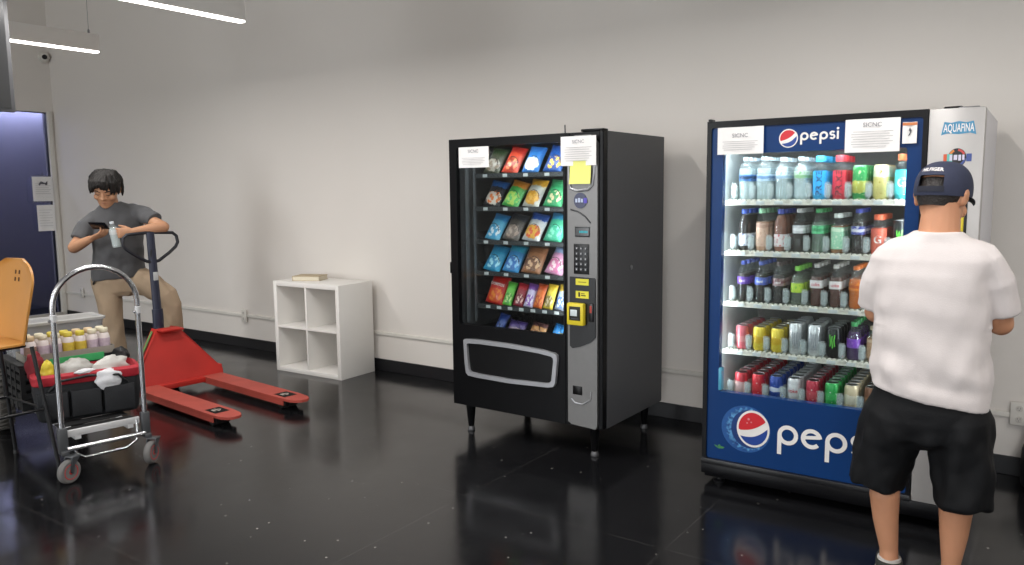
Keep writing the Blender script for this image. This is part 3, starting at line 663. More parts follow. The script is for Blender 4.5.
ba = MB().box(.866, .972, -.05, -.016, .762, .886, .008).build('bill_acceptor', mat('acceptor_yellow', 'd9c531', .4), cp)
MB().box(.884, .955, -.0515, -.0495, .79, .868, .004).build('slot_plate', mat('ink_black', '1a1a14', .4), ba)
MB().box(.892, .935, -.053, -.051, .815, .85, .002).build('pictogram', mat('picto_pale', 'c8d2d6', .4, var=.25, scale=120), ba)
MB().box(.898, .945, -.053, -.051, .797, .803).build('bill_slot', mat('ink_dark', '45454d', .5), ba)
MB().box(.99, 1.022, -.024, -.016, .785, .888, .006).build('coin_slot', mat('coin_black', '131316', .3), cp)
MB().box(1.0, 1.012, -.0255, -.0235, .835, .875).build('coin_mark', mat('coin_red', 'a43a30', .5), cp, False)
MB().box(.884, .945, -.0135, -.011, .362, .412, .003).build('coin_return', mat('flap_black', '070708', .3, spec=.3), cp)
MB().tube([(.876, -.013, .335), (.9, -.015, .315), (.95, -.016, .313), (1.0, -.014, .345), (1.002, -.013, .39)], .004, 8).build('coin_cup', mat('trim_silver', 'a6a7ab', .32, .5), cp)
for x in (.09, .985):
    for y in (.06, VD-.07):
        lg = MB().lathe([(.0, VZ0+.0), (.034, VZ0), (.03, VZ0-.02), (.019, .035), (.017, .028), (0, .028)], 18, (x, y, 0)).build('leg', mvb, vm)
        MB().lathe([(0, 0), (.022, 0), (.024, .006), (.02, .022), (.012, .03), (0, .03)], 18, (x, y, 0)).build('leveller', mat('leveller_grey', '5a5a5c', .45, .5), lg)
MB().box(-.012, .012, .0, .05, 1.0, 1.07, .004).build('hinge', mvb, vm)
MB().box(.93, 1.066, .0, .06, VZ1-.002, VZ1+.012, .004).build('top_hinge', mvb, vm)
MB().tube([(.77, .1, VZ1-.01), (.768, .1, 1.87)], .004, 8).build('antenna', mat('antenna_grey', '4a4a4c', .5), vm)
MB().lathe([(0, 0), (.012, 0), (.014, .004), (.008, .007), (0, .007)], 14, (VWD, .33, 1.06), 'x').build('side_lock', mst, vm)

# notices taped to the machine (separate sheets)
def notice(name, label, u, z, w, h, L_, rot, y, head, lines=7, mp_=None, hw=.34):
    n = thing(name, label, 'notice', L_(u, y, z), rot); 
    ls = [(.16+.075*i, .12+.03*(i % 3 == 0), .88-.06*(i % 2)-.12*(i == 0), h*.018) for i in range(lines)]
    sheet(n, w, h, ls, head, mp_, hw=hw); return n
notice('paper_notice', 'white notice sheet taped at the upper left of the snack machine glass', .193, 1.645, .228, .122, VL, VR, -.002, ('SICNC', .0, .72), 5)
notice('paper_notice', 'white notice sheet taped at the top of the silver control panel', .927, 1.637, .222, .158, VL, VR, -.02, ('SICNC', .0, .76), 7)
sn = thing('sticky_note', 'yellow sticky note below the notice on the snack machine panel', 'note', VL(.94, -.022, 1.538), VR)
q = MB(); q.loft([[(x, y, z) for x, z in ((-.066, z0), (.066, z0))]+[(x, y+.0015, z0) for x in (.066, -.066)] for z0, y in ((0, -.012), (.04, -.004), (.1, 0), (.125, 0))]).build('note_sheet', mat('note_yellow', 'dfe07a', .6, var=.04), sn)

# snack bags
def bag_mesh(w, h, t):
    q = MB(); nx, nz = 10, 14; g = {}
    for s in (-1, 1):
        for i in range(nx+1):
            for j in range(nz+1):
                x = -1+2*i/nx; z = -1+2*j/nz
                f = max(0, 1-abs(x)**2.6)**.7*max(0, 1-abs(z)**3.2)**.7
                pk = .004*mnoise.noise(V((x*3, z*5, s*4)))*(1-abs(x)**4)*(1-z**6)
                wv = 1-.04*(1-abs(z)**2)
                g[s, i, j] = len(q.v); q.v.append(V((x*w/2*wv, s*(t/2*f+.0012)+pk, (z+1)*h/2)))
    for s in (-1, 1):
        for i in range(nx):
            for j in range(nz): q.f.append((g[s, i, j], g[s, i+1, j], g[s, i+1, j+1], g[s, i, j+1]))
    for i in range(nx):
        for j in (0, nz): q.f.append((g[-1, i, j], g[-1, i+1, j], g[1, i+1, j], g[1, i, j]))
    for j in range(nz):
        for i in (0, nx): q.f.append((g[-1, i, j], g[-1, i, j+1], g[1, i, j+1], g[1, i, j]))
    me = q.mesh('snack_bag'); me.shade_smooth(); return me
def seal_mesh(w, z0, z1):
    q = MB(); n = 24
    q.loft([[(-w/2+w*i/n, -.0022+(.0012 if i % 2 else 0), z) for i in range(n+1)]+[(w/2-w*i/n, .0022, z) for i in range(n+1)] for z in (z0, z1)]); me = q.mesh('seal'); return me
def bagmat(name, main, top, pic, pic2, cut=.74, pz=.3):
    m = bpy.data.materials.new(name); m.use_nodes = True; N = m.node_tree.nodes; L = m.node_tree.links; b = N['Principled BSDF']
    tc = N.new('ShaderNodeTexCoord'); sp = N.new('ShaderNodeSeparateXYZ'); L.new(tc.outputs['Generated'], sp.inputs[0])
    nz = N.new('ShaderNodeTexNoise'); nz.inputs['Scale'].default_value = 9; L.new(tc.outputs['Generated'], nz.inputs['Vector'])
    def mth(op, a, b_):
        n = N.new('ShaderNodeMath'); n.operation = op
        for k, x in ((0, a), (1, b_)):
            if isinstance(x, (int, float)): n.inputs[k].default_value = x
            else: L.new(x, n.inputs[k])
        return n.outputs[0]
    def mix(f, a, b_):
        n = N.new('ShaderNodeMix'); n.data_type = 'RGBA'; L.new(f, n.inputs['Factor'])
        for k, x in (('A', a), ('B', b_)):
            if isinstance(x, tuple): n.inputs[k].default_value = x
            else: L.new(x, n.inputs[k])
        return n.outputs['Result']
    wob = mth('MULTIPLY', mth('SUBTRACT', nz.outputs['Fac'], .5), .25)
    zz = mth('ADD', sp.outputs['Z'], wob)
    band = mth('GREATER_THAN', zz, cut)
    dx = mth('DIVIDE', mth('SUBTRACT', sp.outputs['X'], .5), .42); dz = mth('DIVIDE', mth('SUBTRACT', zz, pz), .24)
    rad = mth('ADD', mth('MULTIPLY', dx, dx), mth('MULTIPLY', dz, dz)); inpic = mth('LESS_THAN', rad, 1)
    vo = N.new('ShaderNodeTexVoronoi'); vo.inputs['Scale'].default_value = 5; L.new(tc.outputs['Generated'], vo.inputs['Vector'])
    pcol = mix(mth('GREATER_THAN', vo.outputs['Distance'], .42), lin(pic), lin(pic2))
    c = mix(band, lin(main), lin(top)); c = mix(inpic, c, pcol)
    L.new(c, b.inputs['Base Color']); b.inputs['Roughness'].default_value = .3; b.inputs['Coat Weight'].default_value = .25
    n2 = N.new('ShaderNodeTexNoise'); n2.inputs['Scale'].default_value = 28; L.new(tc.outputs['Object'], n2.inputs['Vector'])
    bp = N.new('ShaderNodeBump'); bp.inputs['Strength'].default_value = .5; bp.inputs['Distance'].default_value = .012
    L.new(n2.outputs['Fac'], bp.inputs['Height']); L.new(bp.outputs['Normal'], b.inputs['Normal']); return m
BIG = bag_mesh(.125, .185, .05); SLIM = bag_mesh(.07, .15, .03); BIGW = bag_mesh(.135, .18, .05); LOW = bag_mesh(.12, .11, .04)
SEALS = {id(BIG): seal_mesh(.125, .172, .187), id(SLIM): seal_mesh(.07, .139, .152), id(BIGW): seal_mesh(.135, .167, .182), id(LOW): seal_mesh(.12, .1, .112)}
for me in (BIG, SLIM, BIGW, LOW): me.materials.append(mvb)
for me in SEALS.values(): me.materials.append(mvb)
# (u, mesh, main, top, picture, picture2, words)
SN = [
 [(.215, BIG, '3b3f30', '2a3a24', '6a5a48', '8a8478', 'dark brown and green snack bag half behind the notice'), (.352, BIG, 'c2452e', 'a82a22', 'd27a4c', '8f2a1e', 'brick red crisp bag'), (.502, BIG, '2f73b8', '2c68b0', 'e6e6de', 'c8d6e4', 'sky blue crisp bag with white picture'), (.655, BIG, '1d4c92', '1c448a', 'd8a834', '1a3f80', 'royal blue crisp bag with golden chips')],
 [(.215, BIG, '24262c', '2c62a4', 'd8702c', 'c8c0b4', 'black crisp bag with orange chip and blue top'), (.352, BIG, '3fa04c', 'c9822c', '58b85a', 'a8c858', 'green crisp bag with orange upper half'), (.502, BIG, 'b8b8b0', 'd09a2c', 'dca93a', 'c99028', 'silver crisp bag with yellow top and chips'), (.655, BIG, '3aa46a', '48ae74', 'd6c49a', '2c9058', 'mint green crisp bag')],
 [(.215, BIG, '5aaed4', '2f88c4', 'd8e4ea', '3c9cca', 'pale blue snack bag with white picture'), (.352, BIG, '55504c', '32363e', 'a08c80', '786a62', 'grey brown cookie bag'), (.502, BIG, 'c4c6c8', '2f58a8', 'd2502e', 'd8a038', 'white snack bag with blue top and red base'), (.655, BIG, '4ab890', '3a88b4', '7ed0b0', '3cae8c', 'teal green snack bag')],
 [(.205, BIG, '2f9cc8', '2890c0', '9cd8e8', '2a88b8', 'cyan snack bag, first on its shelf'), (.352, BIG, '3a8cc8', '2fa0c0', '88c0e4', '2868b0', 'bright blue snack bag beside the brown cookies'), (.502, BIGW, '9a6a4a', '8a5a3c', 'c09a78', '6a4430', 'brown cookie bag with tan picture'), (.66, BIG, 'c890b0', '8aa0c4', 'd8c8c8', 'c06a94', 'pink and lavender snack bag')],
 [(.225, BIGW, 'c22a24', 'b8241e', 'd87a2c', 'c84a24', 'large red nacho crisp bag with orange base'), (.33, SLIM, '6abf4c', '5ab040', 'b8d888', '48983c', 'slim lime green snack packet'), (.413, SLIM, '8c2a38', 'a8202c', 'c8a49c', '6a1c2c', 'slim dark red snack packet'), (.487, SLIM, 'b8b0cc', '7a4a9c', 'd8d4dc', '8a5aac', 'slim purple and white snack packet'), (.553, SLIM, 'd0682c', 'b84c24', 'd8843c', 'a84420', 'slim orange snack packet'), (.627, SLIM, 'd8c044', 'd0b030', 'c8b8a0', '8a7a3c', 'slim yellow snack packet'), (.71, SLIM, 'a8b4cc', 'c8a83c', 'd4d8e0', '5a78b0', 'slim white and blue snack packet')],
 [(.25, SLIM, '2c4a94', '24408a', '4a6cb0', '1c3474', 'small navy snack packet'), (.375, LOW, '5a4a84', '4a3a78', 'c0a8a0', '907890', 'purple and beige snack bag'), (.53, LOW, 'c08a54', '5a3a3a', 'd0a070', 'a06a40', 'tan orange cookie bag'), (.685, LOW, '2f86c8', '2474b8', 'd0b478', '2f7cc0', 'bright blue bag with tan picture')]]
shelfw = ['top', 'second', 'third', 'fourth', 'fifth', 'lowest']
for r_, row in enumerate(SN):
    for i, (u, me, a, b_, c_, d_, words) in enumerate(row):
        bm_ = bagmat('snack_print', a, b_, c_, d_)
        o = inst('snack_bag', me, None, bm_, VL(u, .135 if me is not SLIM else .125, VZS[r_]+.004))
        o.rotation_euler = (R(-30), R(random.uniform(5, 13)), VR+R(random.uniform(-6, 6)))
        if r_ == 4: o.rotation_euler[0] = R(-20)
        o.scale = (random.uniform(.94, 1.02), 1, random.uniform(.93, 1))
        inst('seal', SEALS[id(me)], o, mat('seal_'+b_, b_, .3, var=.2, scale=60))
        tag(o, '%s on the snack machine\'s %s shelf' % (words, shelfw[r_]), 'snack', 'snacks on the %s shelf of the snack machine' % shelfw[r_])
        if r_ == 4 and i == 0:
            flat_text('DORITOS', .10, 0, .115, -.0275, mat('print_white', 'e4e0dc', .5), o, .02)

# ------------------------------------------------------------------ drinks vending machine
FX, FY, FR, FW, FD, FZ0, FZ1 = -1.4636, 3.7872, .0159, 1.1721, .8185, .1045, 1.8286
def FL(u, v, z): return (FX+u*cos(FR)-v*sin(FR), FY+u*sin(FR)+v*cos(FR), z)
mfb = mat('fridge_black', '0c0c0f', .33, var=.1, spec=.25); mblue = mat('fridge_blue', '0b3367', .35, var=.1, scale=3, spec=.25)
mliner = mat('liner_white', 'c9cfcf', .5, var=.02); mside = mat('fridge_side', 'dcdce2', .4, .2, var=.03)
fm = thing('drinks_machine', 'glass fronted drinks vending machine with blue panels and silver side', 'vending machine', (FX, FY, 0), FR)
w0, w1, wz0, wz1 = .078, .888, .492, 1.672
MB().box(0, .045, .06, FD, FZ0, FZ1-.004).box(FW-.012, FW, .05, FD, FZ0, FZ1-.006, .003).box(.045, FW-.012, FD-.04, FD, FZ0, FZ1-.004).box(.045, FW-.012, .06, FD-.04, FZ1-.06, FZ1-.004).box(.045, FW-.012, .06, FD-.04, FZ0, FZ0+.12).box(.93, .95, .06, FD-.04, FZ0+.12, FZ1-.06).build('cabinet', mside, fm, False)
MB().box(.046, .05, .06, .72, .40, 1.76).box(.925, .929, .06, .72, .40, 1.76).box(.05, .925, .06, .715, 1.752, 1.76).box(.05, .925, .06, .715, .40, .408).build('liner', mliner, fm, False)
MB().box(.05, .925, .715, .72, .40, 1.76).build('back_grille', mat('grille_grey', '6f6c68', .6, var=.15, scale=40), fm, False)
q = MB(); frame_plate(q, .0, .964, FZ0+.03, FZ1, .022, .945, .14, 1.797, -.022, .06, .012); q.build('door_frame', mfb, fm, False)
q = MB(); frame_plate(q, .018, .95, .135, 1.80, w0, w1, wz0, wz1, -.012, .03, .012); q.build('blue_panel', mblue, fm, False)
MB().box(w0-.01, w1+.01, .0, .006, wz0-.01, wz1+.01).build('glass', clear('fridge_glass', 'f6fafa', .055), fm, False)
MB().box(.054, .072, .032, .042, .53, 1.6).build('light_strip', emit('fridge_led', 'e6f2ff', 5), fm, False)
MB().box(.1, .9, .03, .05, 1.69, 1.715).build('light_strip', emit('fridge_led', 'e6f2ff', 5), fm, False)
MB().box(.074, .092, -.0125, .03, .497, .61, .004).build('corner_latch', mat('latch_teal', '4f9cb8', .3), fm)
MB().box(.0, FW, .02, FD-.1, .028, FZ0+.03, .004).box(.0, FW, -.03, .03, .06, .118, .004).build('kick_base', mfb, fm)
MB().box(.0, .965, -.034, -.018, .112, .14, .003).build('bottom_trim', mat('trim_black', '17171a', .35), fm)
for x in (.07, FW-.07):
    for y in (.05, FD-.15): MB().lathe([(0, 0), (.028, 0), (.03, .01), (.015, .015), (.015, .035), (0, .035)], 16, (x, y, 0)).build('foot', mblk, fm)
# silver side panel with its badges and payment units
mfs = mat('fridge_silver', 'adaaa8', .42, .3, var=.04, scale=30)
sp_ = MB().box(.966, FW, -.022, .05, .11, FZ1-.002, .006).build('side_panel', mfs, fm)
aq = MB().prism([(1.014, 1.716), (1.024, 1.771), (1.05, 1.766), (1.077, 1.772), (1.104, 1.766), (1.131, 1.771), (1.142, 1.716), (1.12, 1.723), (1.077, 1.719), (1.035, 1.723)], -.0232, -.0222).build('water_badge', mat('badge_teal', '3f86ac', .4, var=.2, scale=40), sp_, False)
flat_text('AQUAFINA', .112, 1.078, 1.729, -.0238, mat('print_white', 'e4e0dc', .5), aq, .012, hscale=2.1)
rb = MB().prism(circ(1.077, 1.622, .034, .039, 32), -.0232, -.0222).build('round_badge', mat('badge_black', '1c1c22', .4), sp_, False)
cols = ['b8403c', 'cf7a34', '3c8f8a', '3f4f8c']
for i, c_ in enumerate(cols):
    t = MB(); a0 = 25+90*i
    o_ = circ(1.077, 1.622, .032, .037, 8, a0, a0+60); i_ = circ(1.077, 1.622, .024, .028, 8, a0, a0+60); t.prism(o_+i_[::-1], -.0238, -.0233)
    t.build('badge_ring', mat('ring_'+c_, c_, .4), rb, False)
t = MB()
for k2, (a, b) in enumerate(((1.05, 1.06), (1.065, 1.078), (1.082, 1.092), (1.096, 1.104))): t.box(a, b, -.0246, -.0238, 1.61+.003*(k2 % 2), 1.634)
t.build('badge_marks', mat('print_pale', 'c8c4d8', .5), rb, False)
MB().box(1.04, 1.06, -.0242, -.0237, 1.606, 1.638).build('badge_patch', mat('ring_5fb0a8', '5fb0a8', .4), rb, False)
for x0, x1, c_ in ((1.027, 1.043, 'c4532f'), (1.111, 1.13, '3f4f8c')): MB().box(x0, x1, -.0236, -.0226, 1.606, 1.638).build('badge_wing', mat('ring_'+c_, c_, .4), rb, False)
q = MB().box(1.035, 1.125, -.028, -.02, 1.05, 1.50, .006).build('payment_panel', mfb, sp_)
MB().box(1.045, 1.115, -.045, -.026, 1.27, 1.47, .006).build('bill_acceptor', mat('acceptor_yellow', 'd9c531', .4), q)
MB().box(1.055, 1.105, -.0475, -.044, 1.30, 1.42, .003).build('bill_slot', mblk, q)
MB().box(1.045, 1.115, -.032, -.026, 1.09, 1.22, .003).build('keypad', mat('key_grey', '3b3d41', .4), q)
MB().box(1.0, 1.10, -.03, -.02, .52, .70, .01).build('delivery_door', mfb, sp_)
MB().box(FW-.11, FW-.03, .1, .2, FZ1-.006, FZ1+.012, .004).build('top_lock', mat('lock_grey', '6a6a6c', .4, .5), fm)
MB().tube([(.99, .2, FZ1), (1.0, .22, FZ1+.02), (1.06, .24, FZ1+.022), (1.1, .26, FZ1)], .006).build('top_cable', mrub, fm)
MB().box(.005, .022, -.024, .03, FZ1-.004, FZ1+.012, .003).build('hinge', mblk, fm)

# printed marks: globe and monoline word
def ribbon(pts, w):
    """flat monoline stroke with round ends: polygon outline in xz"""
    P = [V((p[0], p[1], 0)) for p in pts]; Ls = []; Rs = []
    for i, p in enumerate(P):
        t = (P[min(i+1, len(P)-1)]-P[max(i-1, 0)]).normalized(); n = V((-t.y, t.x, 0)); Ls.append(p+n*w/2); Rs.append(p-n*w/2)
    return Ls, Rs
def stroke(mb, pts, w, y, d=.0012):
    Ls, Rs = ribbon(pts, w); mb.loft([[(a.x, y, a.y), (b.x, y, b.y), (b.x, y+d, b.y), (a.x, y+d, a.y)] for a, b in zip(Ls, Rs)])
def arc(cx, cz, rx, rz, a0, a1, n=22): return [(cx+rx*cos(R(a0+(a1-a0)*i/n)), cz+rz*sin(R(a0+(a1-a0)*i/n))) for i in range(n+1)]
def word_pepsi(x, z, xh, w, y, m, parent, gap=.28):
    """lower-case monoline word, x = left edge, z = baseline, xh = x-height"""
    mb = MB(); r = xh/2; ww = w
    def p_(x0):
        stroke(mb, arc(x0+r, z+r, r-ww/2, r-ww/2, 0, 360, 40), ww, y); stroke(mb, [(x0+ww/2, z+r), (x0+ww/2, z-xh*.52)], ww, y-.0003)
        return x0+xh
    x1 = p_(x)+xh*gap*.55
    stroke(mb, arc(x1+r, z+r, r-ww/2, r-ww/2, 8, 318, 36), ww, y); stroke(mb, [(x1+ww*.5, z+r+.02*xh), (x1+xh-ww*.45, z+r+.13*xh)], ww*.85, y-.0003)
    x2 = p_(x1+xh+xh*gap*.6)+xh*gap*.55
    q_ = xh*.27; sw = xh*.36
    stroke(mb, arc(x2+sw, z+xh-q_-.0*xh, sw-ww/2, q_-ww*.3, 25, 270, 20)[:]+arc(x2+sw, z+q_+.06*xh, sw-ww/2, q_-ww*.2, 90, -155, 20), ww*.92, y)
    x3 = x2+2*sw+xh*gap*.55
    stroke(mb, [(x3+ww/2, z), (x3+ww/2, z+xh)], ww, y); mb.prism(circ(x3+ww/2, z+xh*1.30, ww*.62), y, y+.001)
    return mb.build('lettering', m, parent, False)
mwhite = mat('print_white', 'e4e0dc', .5); mlred = mat('print_red', 'c8252f', .4, var=.06); mlblue = mat('print_blue', '1c3f8c', .4)
def globe(cx, cz, rx, rz, tilt, y, parent):
    g = MB().prism(circ(0, 0, 1, 1, 40), 0, .0008)
    def P(f): return f
    ct_, st_ = cos(R(tilt)), sin(R(tilt))
    def place(mb, yy):
        for v in mb.v: a, b = v.x*ct_-v.z*st_, v.x*st_+v.z*ct_; v.x, v.y, v.z = cx+a*rx, yy+v.y, cz+b*rz
        return mb
    go = place(g, y).build('globe_mark', mwhite, parent, False)
    k = .88
    top = arc(0, 0, k, k, 172, 18, 24); wave = [(k*cos(R(18))-(k*cos(R(18))-k*cos(R(172)))*i/16, 0) for i in range(1, 16)]
    wave = [(x, .27+.0*x-.20*(k-x)/1.76*1.0-.16*sin((x+k)/1.76*pi)) for x, _ in wave]
    place(MB().prism(top+wave, 0, .0006), y-.0009).build('globe_red', mlred, go, False)
    bot = arc(0, 0, k, k, 196, 352, 24); w2 = [(k*cos(R(352))-(k*cos(R(352))-k*cos(R(196)))*i/16, 0) for i in range(1, 16)]
    w2 = [(x, -.12-.13*(k-x)/1.76-.22*sin((x+k)/1.76*pi)) for x, _ in w2]
    place(MB().prism(bot+w2, 0, .0006), y-.0009).build('globe_blue', mlblue, go, False)
    return go
globe(.387, 1.733, .043, .043, 22, -.0132, fm)
word_pepsi(.440, 1.721, .0365, .0088, -.0136, mwhite, fm)
# large bottle-cap print behind the lower globe
def cap_print():
    m = bpy.data.materials.new('cap_print'); m.use_nodes = True; N = m.node_tree.nodes; L = m.node_tree.links; b = N['Principled BSDF']
    tc = N.new('ShaderNodeTexCoord'); nz = N.new('ShaderNodeTexNoise'); nz.inputs['Scale'].default_value = 60; L.new(tc.outputs['Object'], nz.inputs[0])
    r = N.new('ShaderNodeValToRGB'); r.color_ramp.elements[0].color = lin('143a78'); r.color_ramp.elements[1].color = lin('5f9ccc'); r.color_ramp.elements[0].position = .38; r.color_ramp.elements[1].position = .68
    L.new(nz.outputs['Fac'], r.inputs[0]); L.new(r.outputs[0], b.inputs['Base Color']); b.inputs['Roughness'].default_value = .35; return m
pts = []
for i in range(168):
    a = 2*pi*i/168; k = 1+.055*sin(a*24); pts.append((.228+.104*k*cos(a)*1.0, .318+.106*k*sin(a)))
MB().prism(circ(.220, .318, .122, .118, 48), -.0126, -.0121).build('cap_glow', mat('glow_print', '22528f', .35, var=.35, scale=30), fm, False)
cpz = MB().prism(pts, -.0131, -.0126).build('cap_mark', cap_print(), fm, False)
MB().prism(circ(.240, .320, .092, .097, 40), -.0135, -.0131).build('cap_inner', mat('cap_inner_blue', '16356e', .35), cpz, False)
globe(.257, .325, .081, .093, 14, -.0145, fm)
t = MB()
for x, z, r_ in ((.235, .372, .006), (.248, .358, .004), (.228, .352, .004)): t.prism(circ(x, z, r_, n=12), -.0166, -.0162)
t.build('globe_bubbles', mat('print_pink', 'd88a90', .4), fm, False)
word_pepsi(.376, .272, .097, .0195, -.0136, mwhite, fm, gap=.24)
lf = MB()
for a in (30, 80, 130): lf.prism([(.085, .196), (.085+.022*cos(R(a-20)), .196+.014*sin(R(a-20))), (.085+.036*cos(R(a)), .196+.022*sin(R(a))), (.085+.02*cos(R(a+22)), .196+.018*sin(R(a+22)))], -.0132, -.0126)
lf.build('leaf_mark', mat('print_green', '3f7f4a', .5), fm, False)
notice('paper_notice', 'white notice sheet left of the word on the drinks machine header', .166, 1.668, .222, .128, FL, FR, -.026, ('SICNC', .0, .62), 5)
notice('paper_notice', 'larger white notice sheet right of the word on the drinks machine header', .748, 1.657, .222, .144, FL, FR, -.026, ('SICNC', .0, .76), 7)
n = notice('warning_label', 'small white safety label with orange strip at the drinks machine top', .896, 1.688, .056, .09, FL, FR, -.026, None, 0)
MB().box(-.028, .028, -.0062, -.0056, .076, .088).build('orange_strip', mat('strip_orange', 'cc7a45', .5), n, False)
MB().prism([(-.006, .03), (.002, .035), (.008, .055), (.0, .068), (-.004, .055), (.002, .048)], -.0068, -.0062).build('figure_mark', minkd, n, False)

# shelves with lips and clear lane dividers
FZS = [1.448, 1.196, .938, .694, .452]
mshelf = mat('shelf_white', 'c9c5b9', .5, var=.04); mdiv = clear('lane_clear', 'f4f8f8', .07, .13, 'f4f8f8'); mpush = mat('pusher_white', 'c8ccca', .4)
LANE0, LANE = .147, .0884
divm = MB().box(-.0012, .0012, .0, .5, 0, .07).box(-.012, .012, .0, .003, .012, .085, .001).box(-.016, .016, .012, .016, .02, .075, .001).mesh('divider'); divm.materials.append(mdiv)
snames = ['top', 'second', 'third', 'fourth', 'bottom']
for i, z in enumerate(FZS):
    q = MB()
    for x in range(19): q.tube([(.08+x*.046, .09, z-.004), (.08+x*.046, .69, z-.004)], .003, 6)
    q.box(.06, .915, .085, .105, z-.026, z-.004, .003)
    for x in range(36): q.lathe([(0, -.001), (.010, -.001), (.010, .016), (0, .016)], 8, (.085+x*.0235, .086, z-.006), 'y')
    q.box(.06, .915, .1, .68, z-.009, z-.007)
    s_ = q.build('shelf', mshelf, fm, False)
    for k2 in range(10):
        inst('divider', divm, s_, None, (LANE0+LANE*(k2-.5), .083, z-.002))
    for k2 in range(9): MB().box(LANE0+LANE*k2-.02, LANE0+LANE*k2+.02, .081, .0845, z-.022, z-.006, .001).build('selection_tag', mat('tag_white', 'aeb3b3', .5, var=.15, scale=50), s_, False)

# bottles and cans
PROF = {
 'soda': ([(0, 0), (.024, 0), (.0285, .004), (.031, .014), (.0305, .05), (.0295, .062), (.031, .075), (.0325, .088), (.0325, .128), (.0295, .142), (.022, .162), (.0145, .178), (.0125, .184), (.0125, .19)], .19, .0145, .015),
 'water': ([(0, 0), (.026, 0), (.031, .005), (.032, .02), (.0305, .026), (.032, .034), (.0305, .042), (.032, .05), (.0305, .058), (.032, .066), (.032, .118), (.032, .135), (.027, .155), (.018, .172), (.0135, .178), (.0135, .186)], .186, .0148, .014),
 'bigwater': ([(0, 0), (.029, 0), (.034, .006), (.035, .03), (.033, .045), (.035, .06), (.035, .13), (.034, .15), (.027, .172), (.017, .184), (.0135, .188), (.0135, .194)], .194, .0148, .012),
 'sport': ([(0, 0), (.027, 0), (.0325, .006), (.0335, .02), (.0335, .125), (.031, .145), (.0245, .158), (.0205, .162), (.0205, .168)], .168, .0225, .022),
 'tea': ([(0, 0), (.028, 0), (.0325, .005), (.0325, .125), (.029, .142), (.020, .156), (.0175, .16), (.0175, .167)], .167, .0195, .016),
 'juice': ([(0, 0), (.026, 0), (.031, .005), (.0325, .02), (.0325, .085), (.031, .1), (.0325, .115), (.031, .132), (.024, .155), (.0175, .172), (.0155, .178), (.0155, .184)], .184, .0172, .018),
 'squat': ([(0, 0), (.026, 0), (.031, .005), (.0325, .02), (.0325, .09), (.0325, .1), (.026, .125), (.017, .142), (.0135, .146), (.0135, .152)], .152, .0152, .016)}
LZ_ = {'soda': (.089, .126, .0329), 'water': (.1, .134, .0325), 'bigwater': (.09, .122, .0355), 'sport': (.022, .123, .0339), 'tea': (.02, .12, .0329), 'squat': (.055, .095, .0329), 'juice': (.024, .083, .0329)}
ME = {}
def drinkmesh(k):
    if k in ME: return ME[k]
    prof, H, rc, hc = PROF[k]
    def mk_(mb, nm):
        me = mb.mesh(nm); me.shade_smooth(); sharp(me, 50); me.materials.append(mblk); return me
    b = mk_(MB().lathe(prof, 24), 'bottle')
    inner = [(max(0, r-.0012), z+.001) for r, z in prof if z < H*(.95 if k == 'juice' else .84)]; inner.append((0, inner[-1][1]))
    d = mk_(MB().lathe(inner, 20), 'drink')
    n = 20; c = MB(); c.loft([[(rr_*(1+(.025 if j % 2 else 0))*cos(2*pi*j/40), rr_*(1+(.025 if j % 2 else 0))*sin(2*pi*j/40), H+z) for j in range(40)] for rr_, z in ((rc, -.004), (rc, hc-.003), (rc*.93, hc))])
    c = mk_(c, 'cap')
    z0, z1, rl = LZ_[k]; l = mk_(MB().lathe([(rl-.0006, z0), (rl, z0+.0005), (rl, z1-.0005), (rl-.0006, z1)], 28), 'label')
    ME[k] = (b, d, c, l); return ME[k]
def canmesh(h):
    if h in ME: return ME[h]
    b = MB().lathe([(0, .004), (.022, .002), (.0255, 0), (.0285, .006), (.033, .014), (.033, h-.016), (.0305, h-.008), (.0268, h-.0015)], 28).mesh('can'); b.shade_smooth(); sharp(b, 50); b.materials.append(mblk)
    l = MB().lathe([(.0268, h-.0015), (.0276, h), (.0262, h), (.0252, h-.005), (.0, h-.005)], 28); l.ball((0, -.006, h-.0035), .008, .011, .0012, 8); l = l.mesh('can_lid'); l.shade_smooth(); sharp(l, 40); l.materials.append(mblk)
    ME[h] = (b, l); return ME[h]
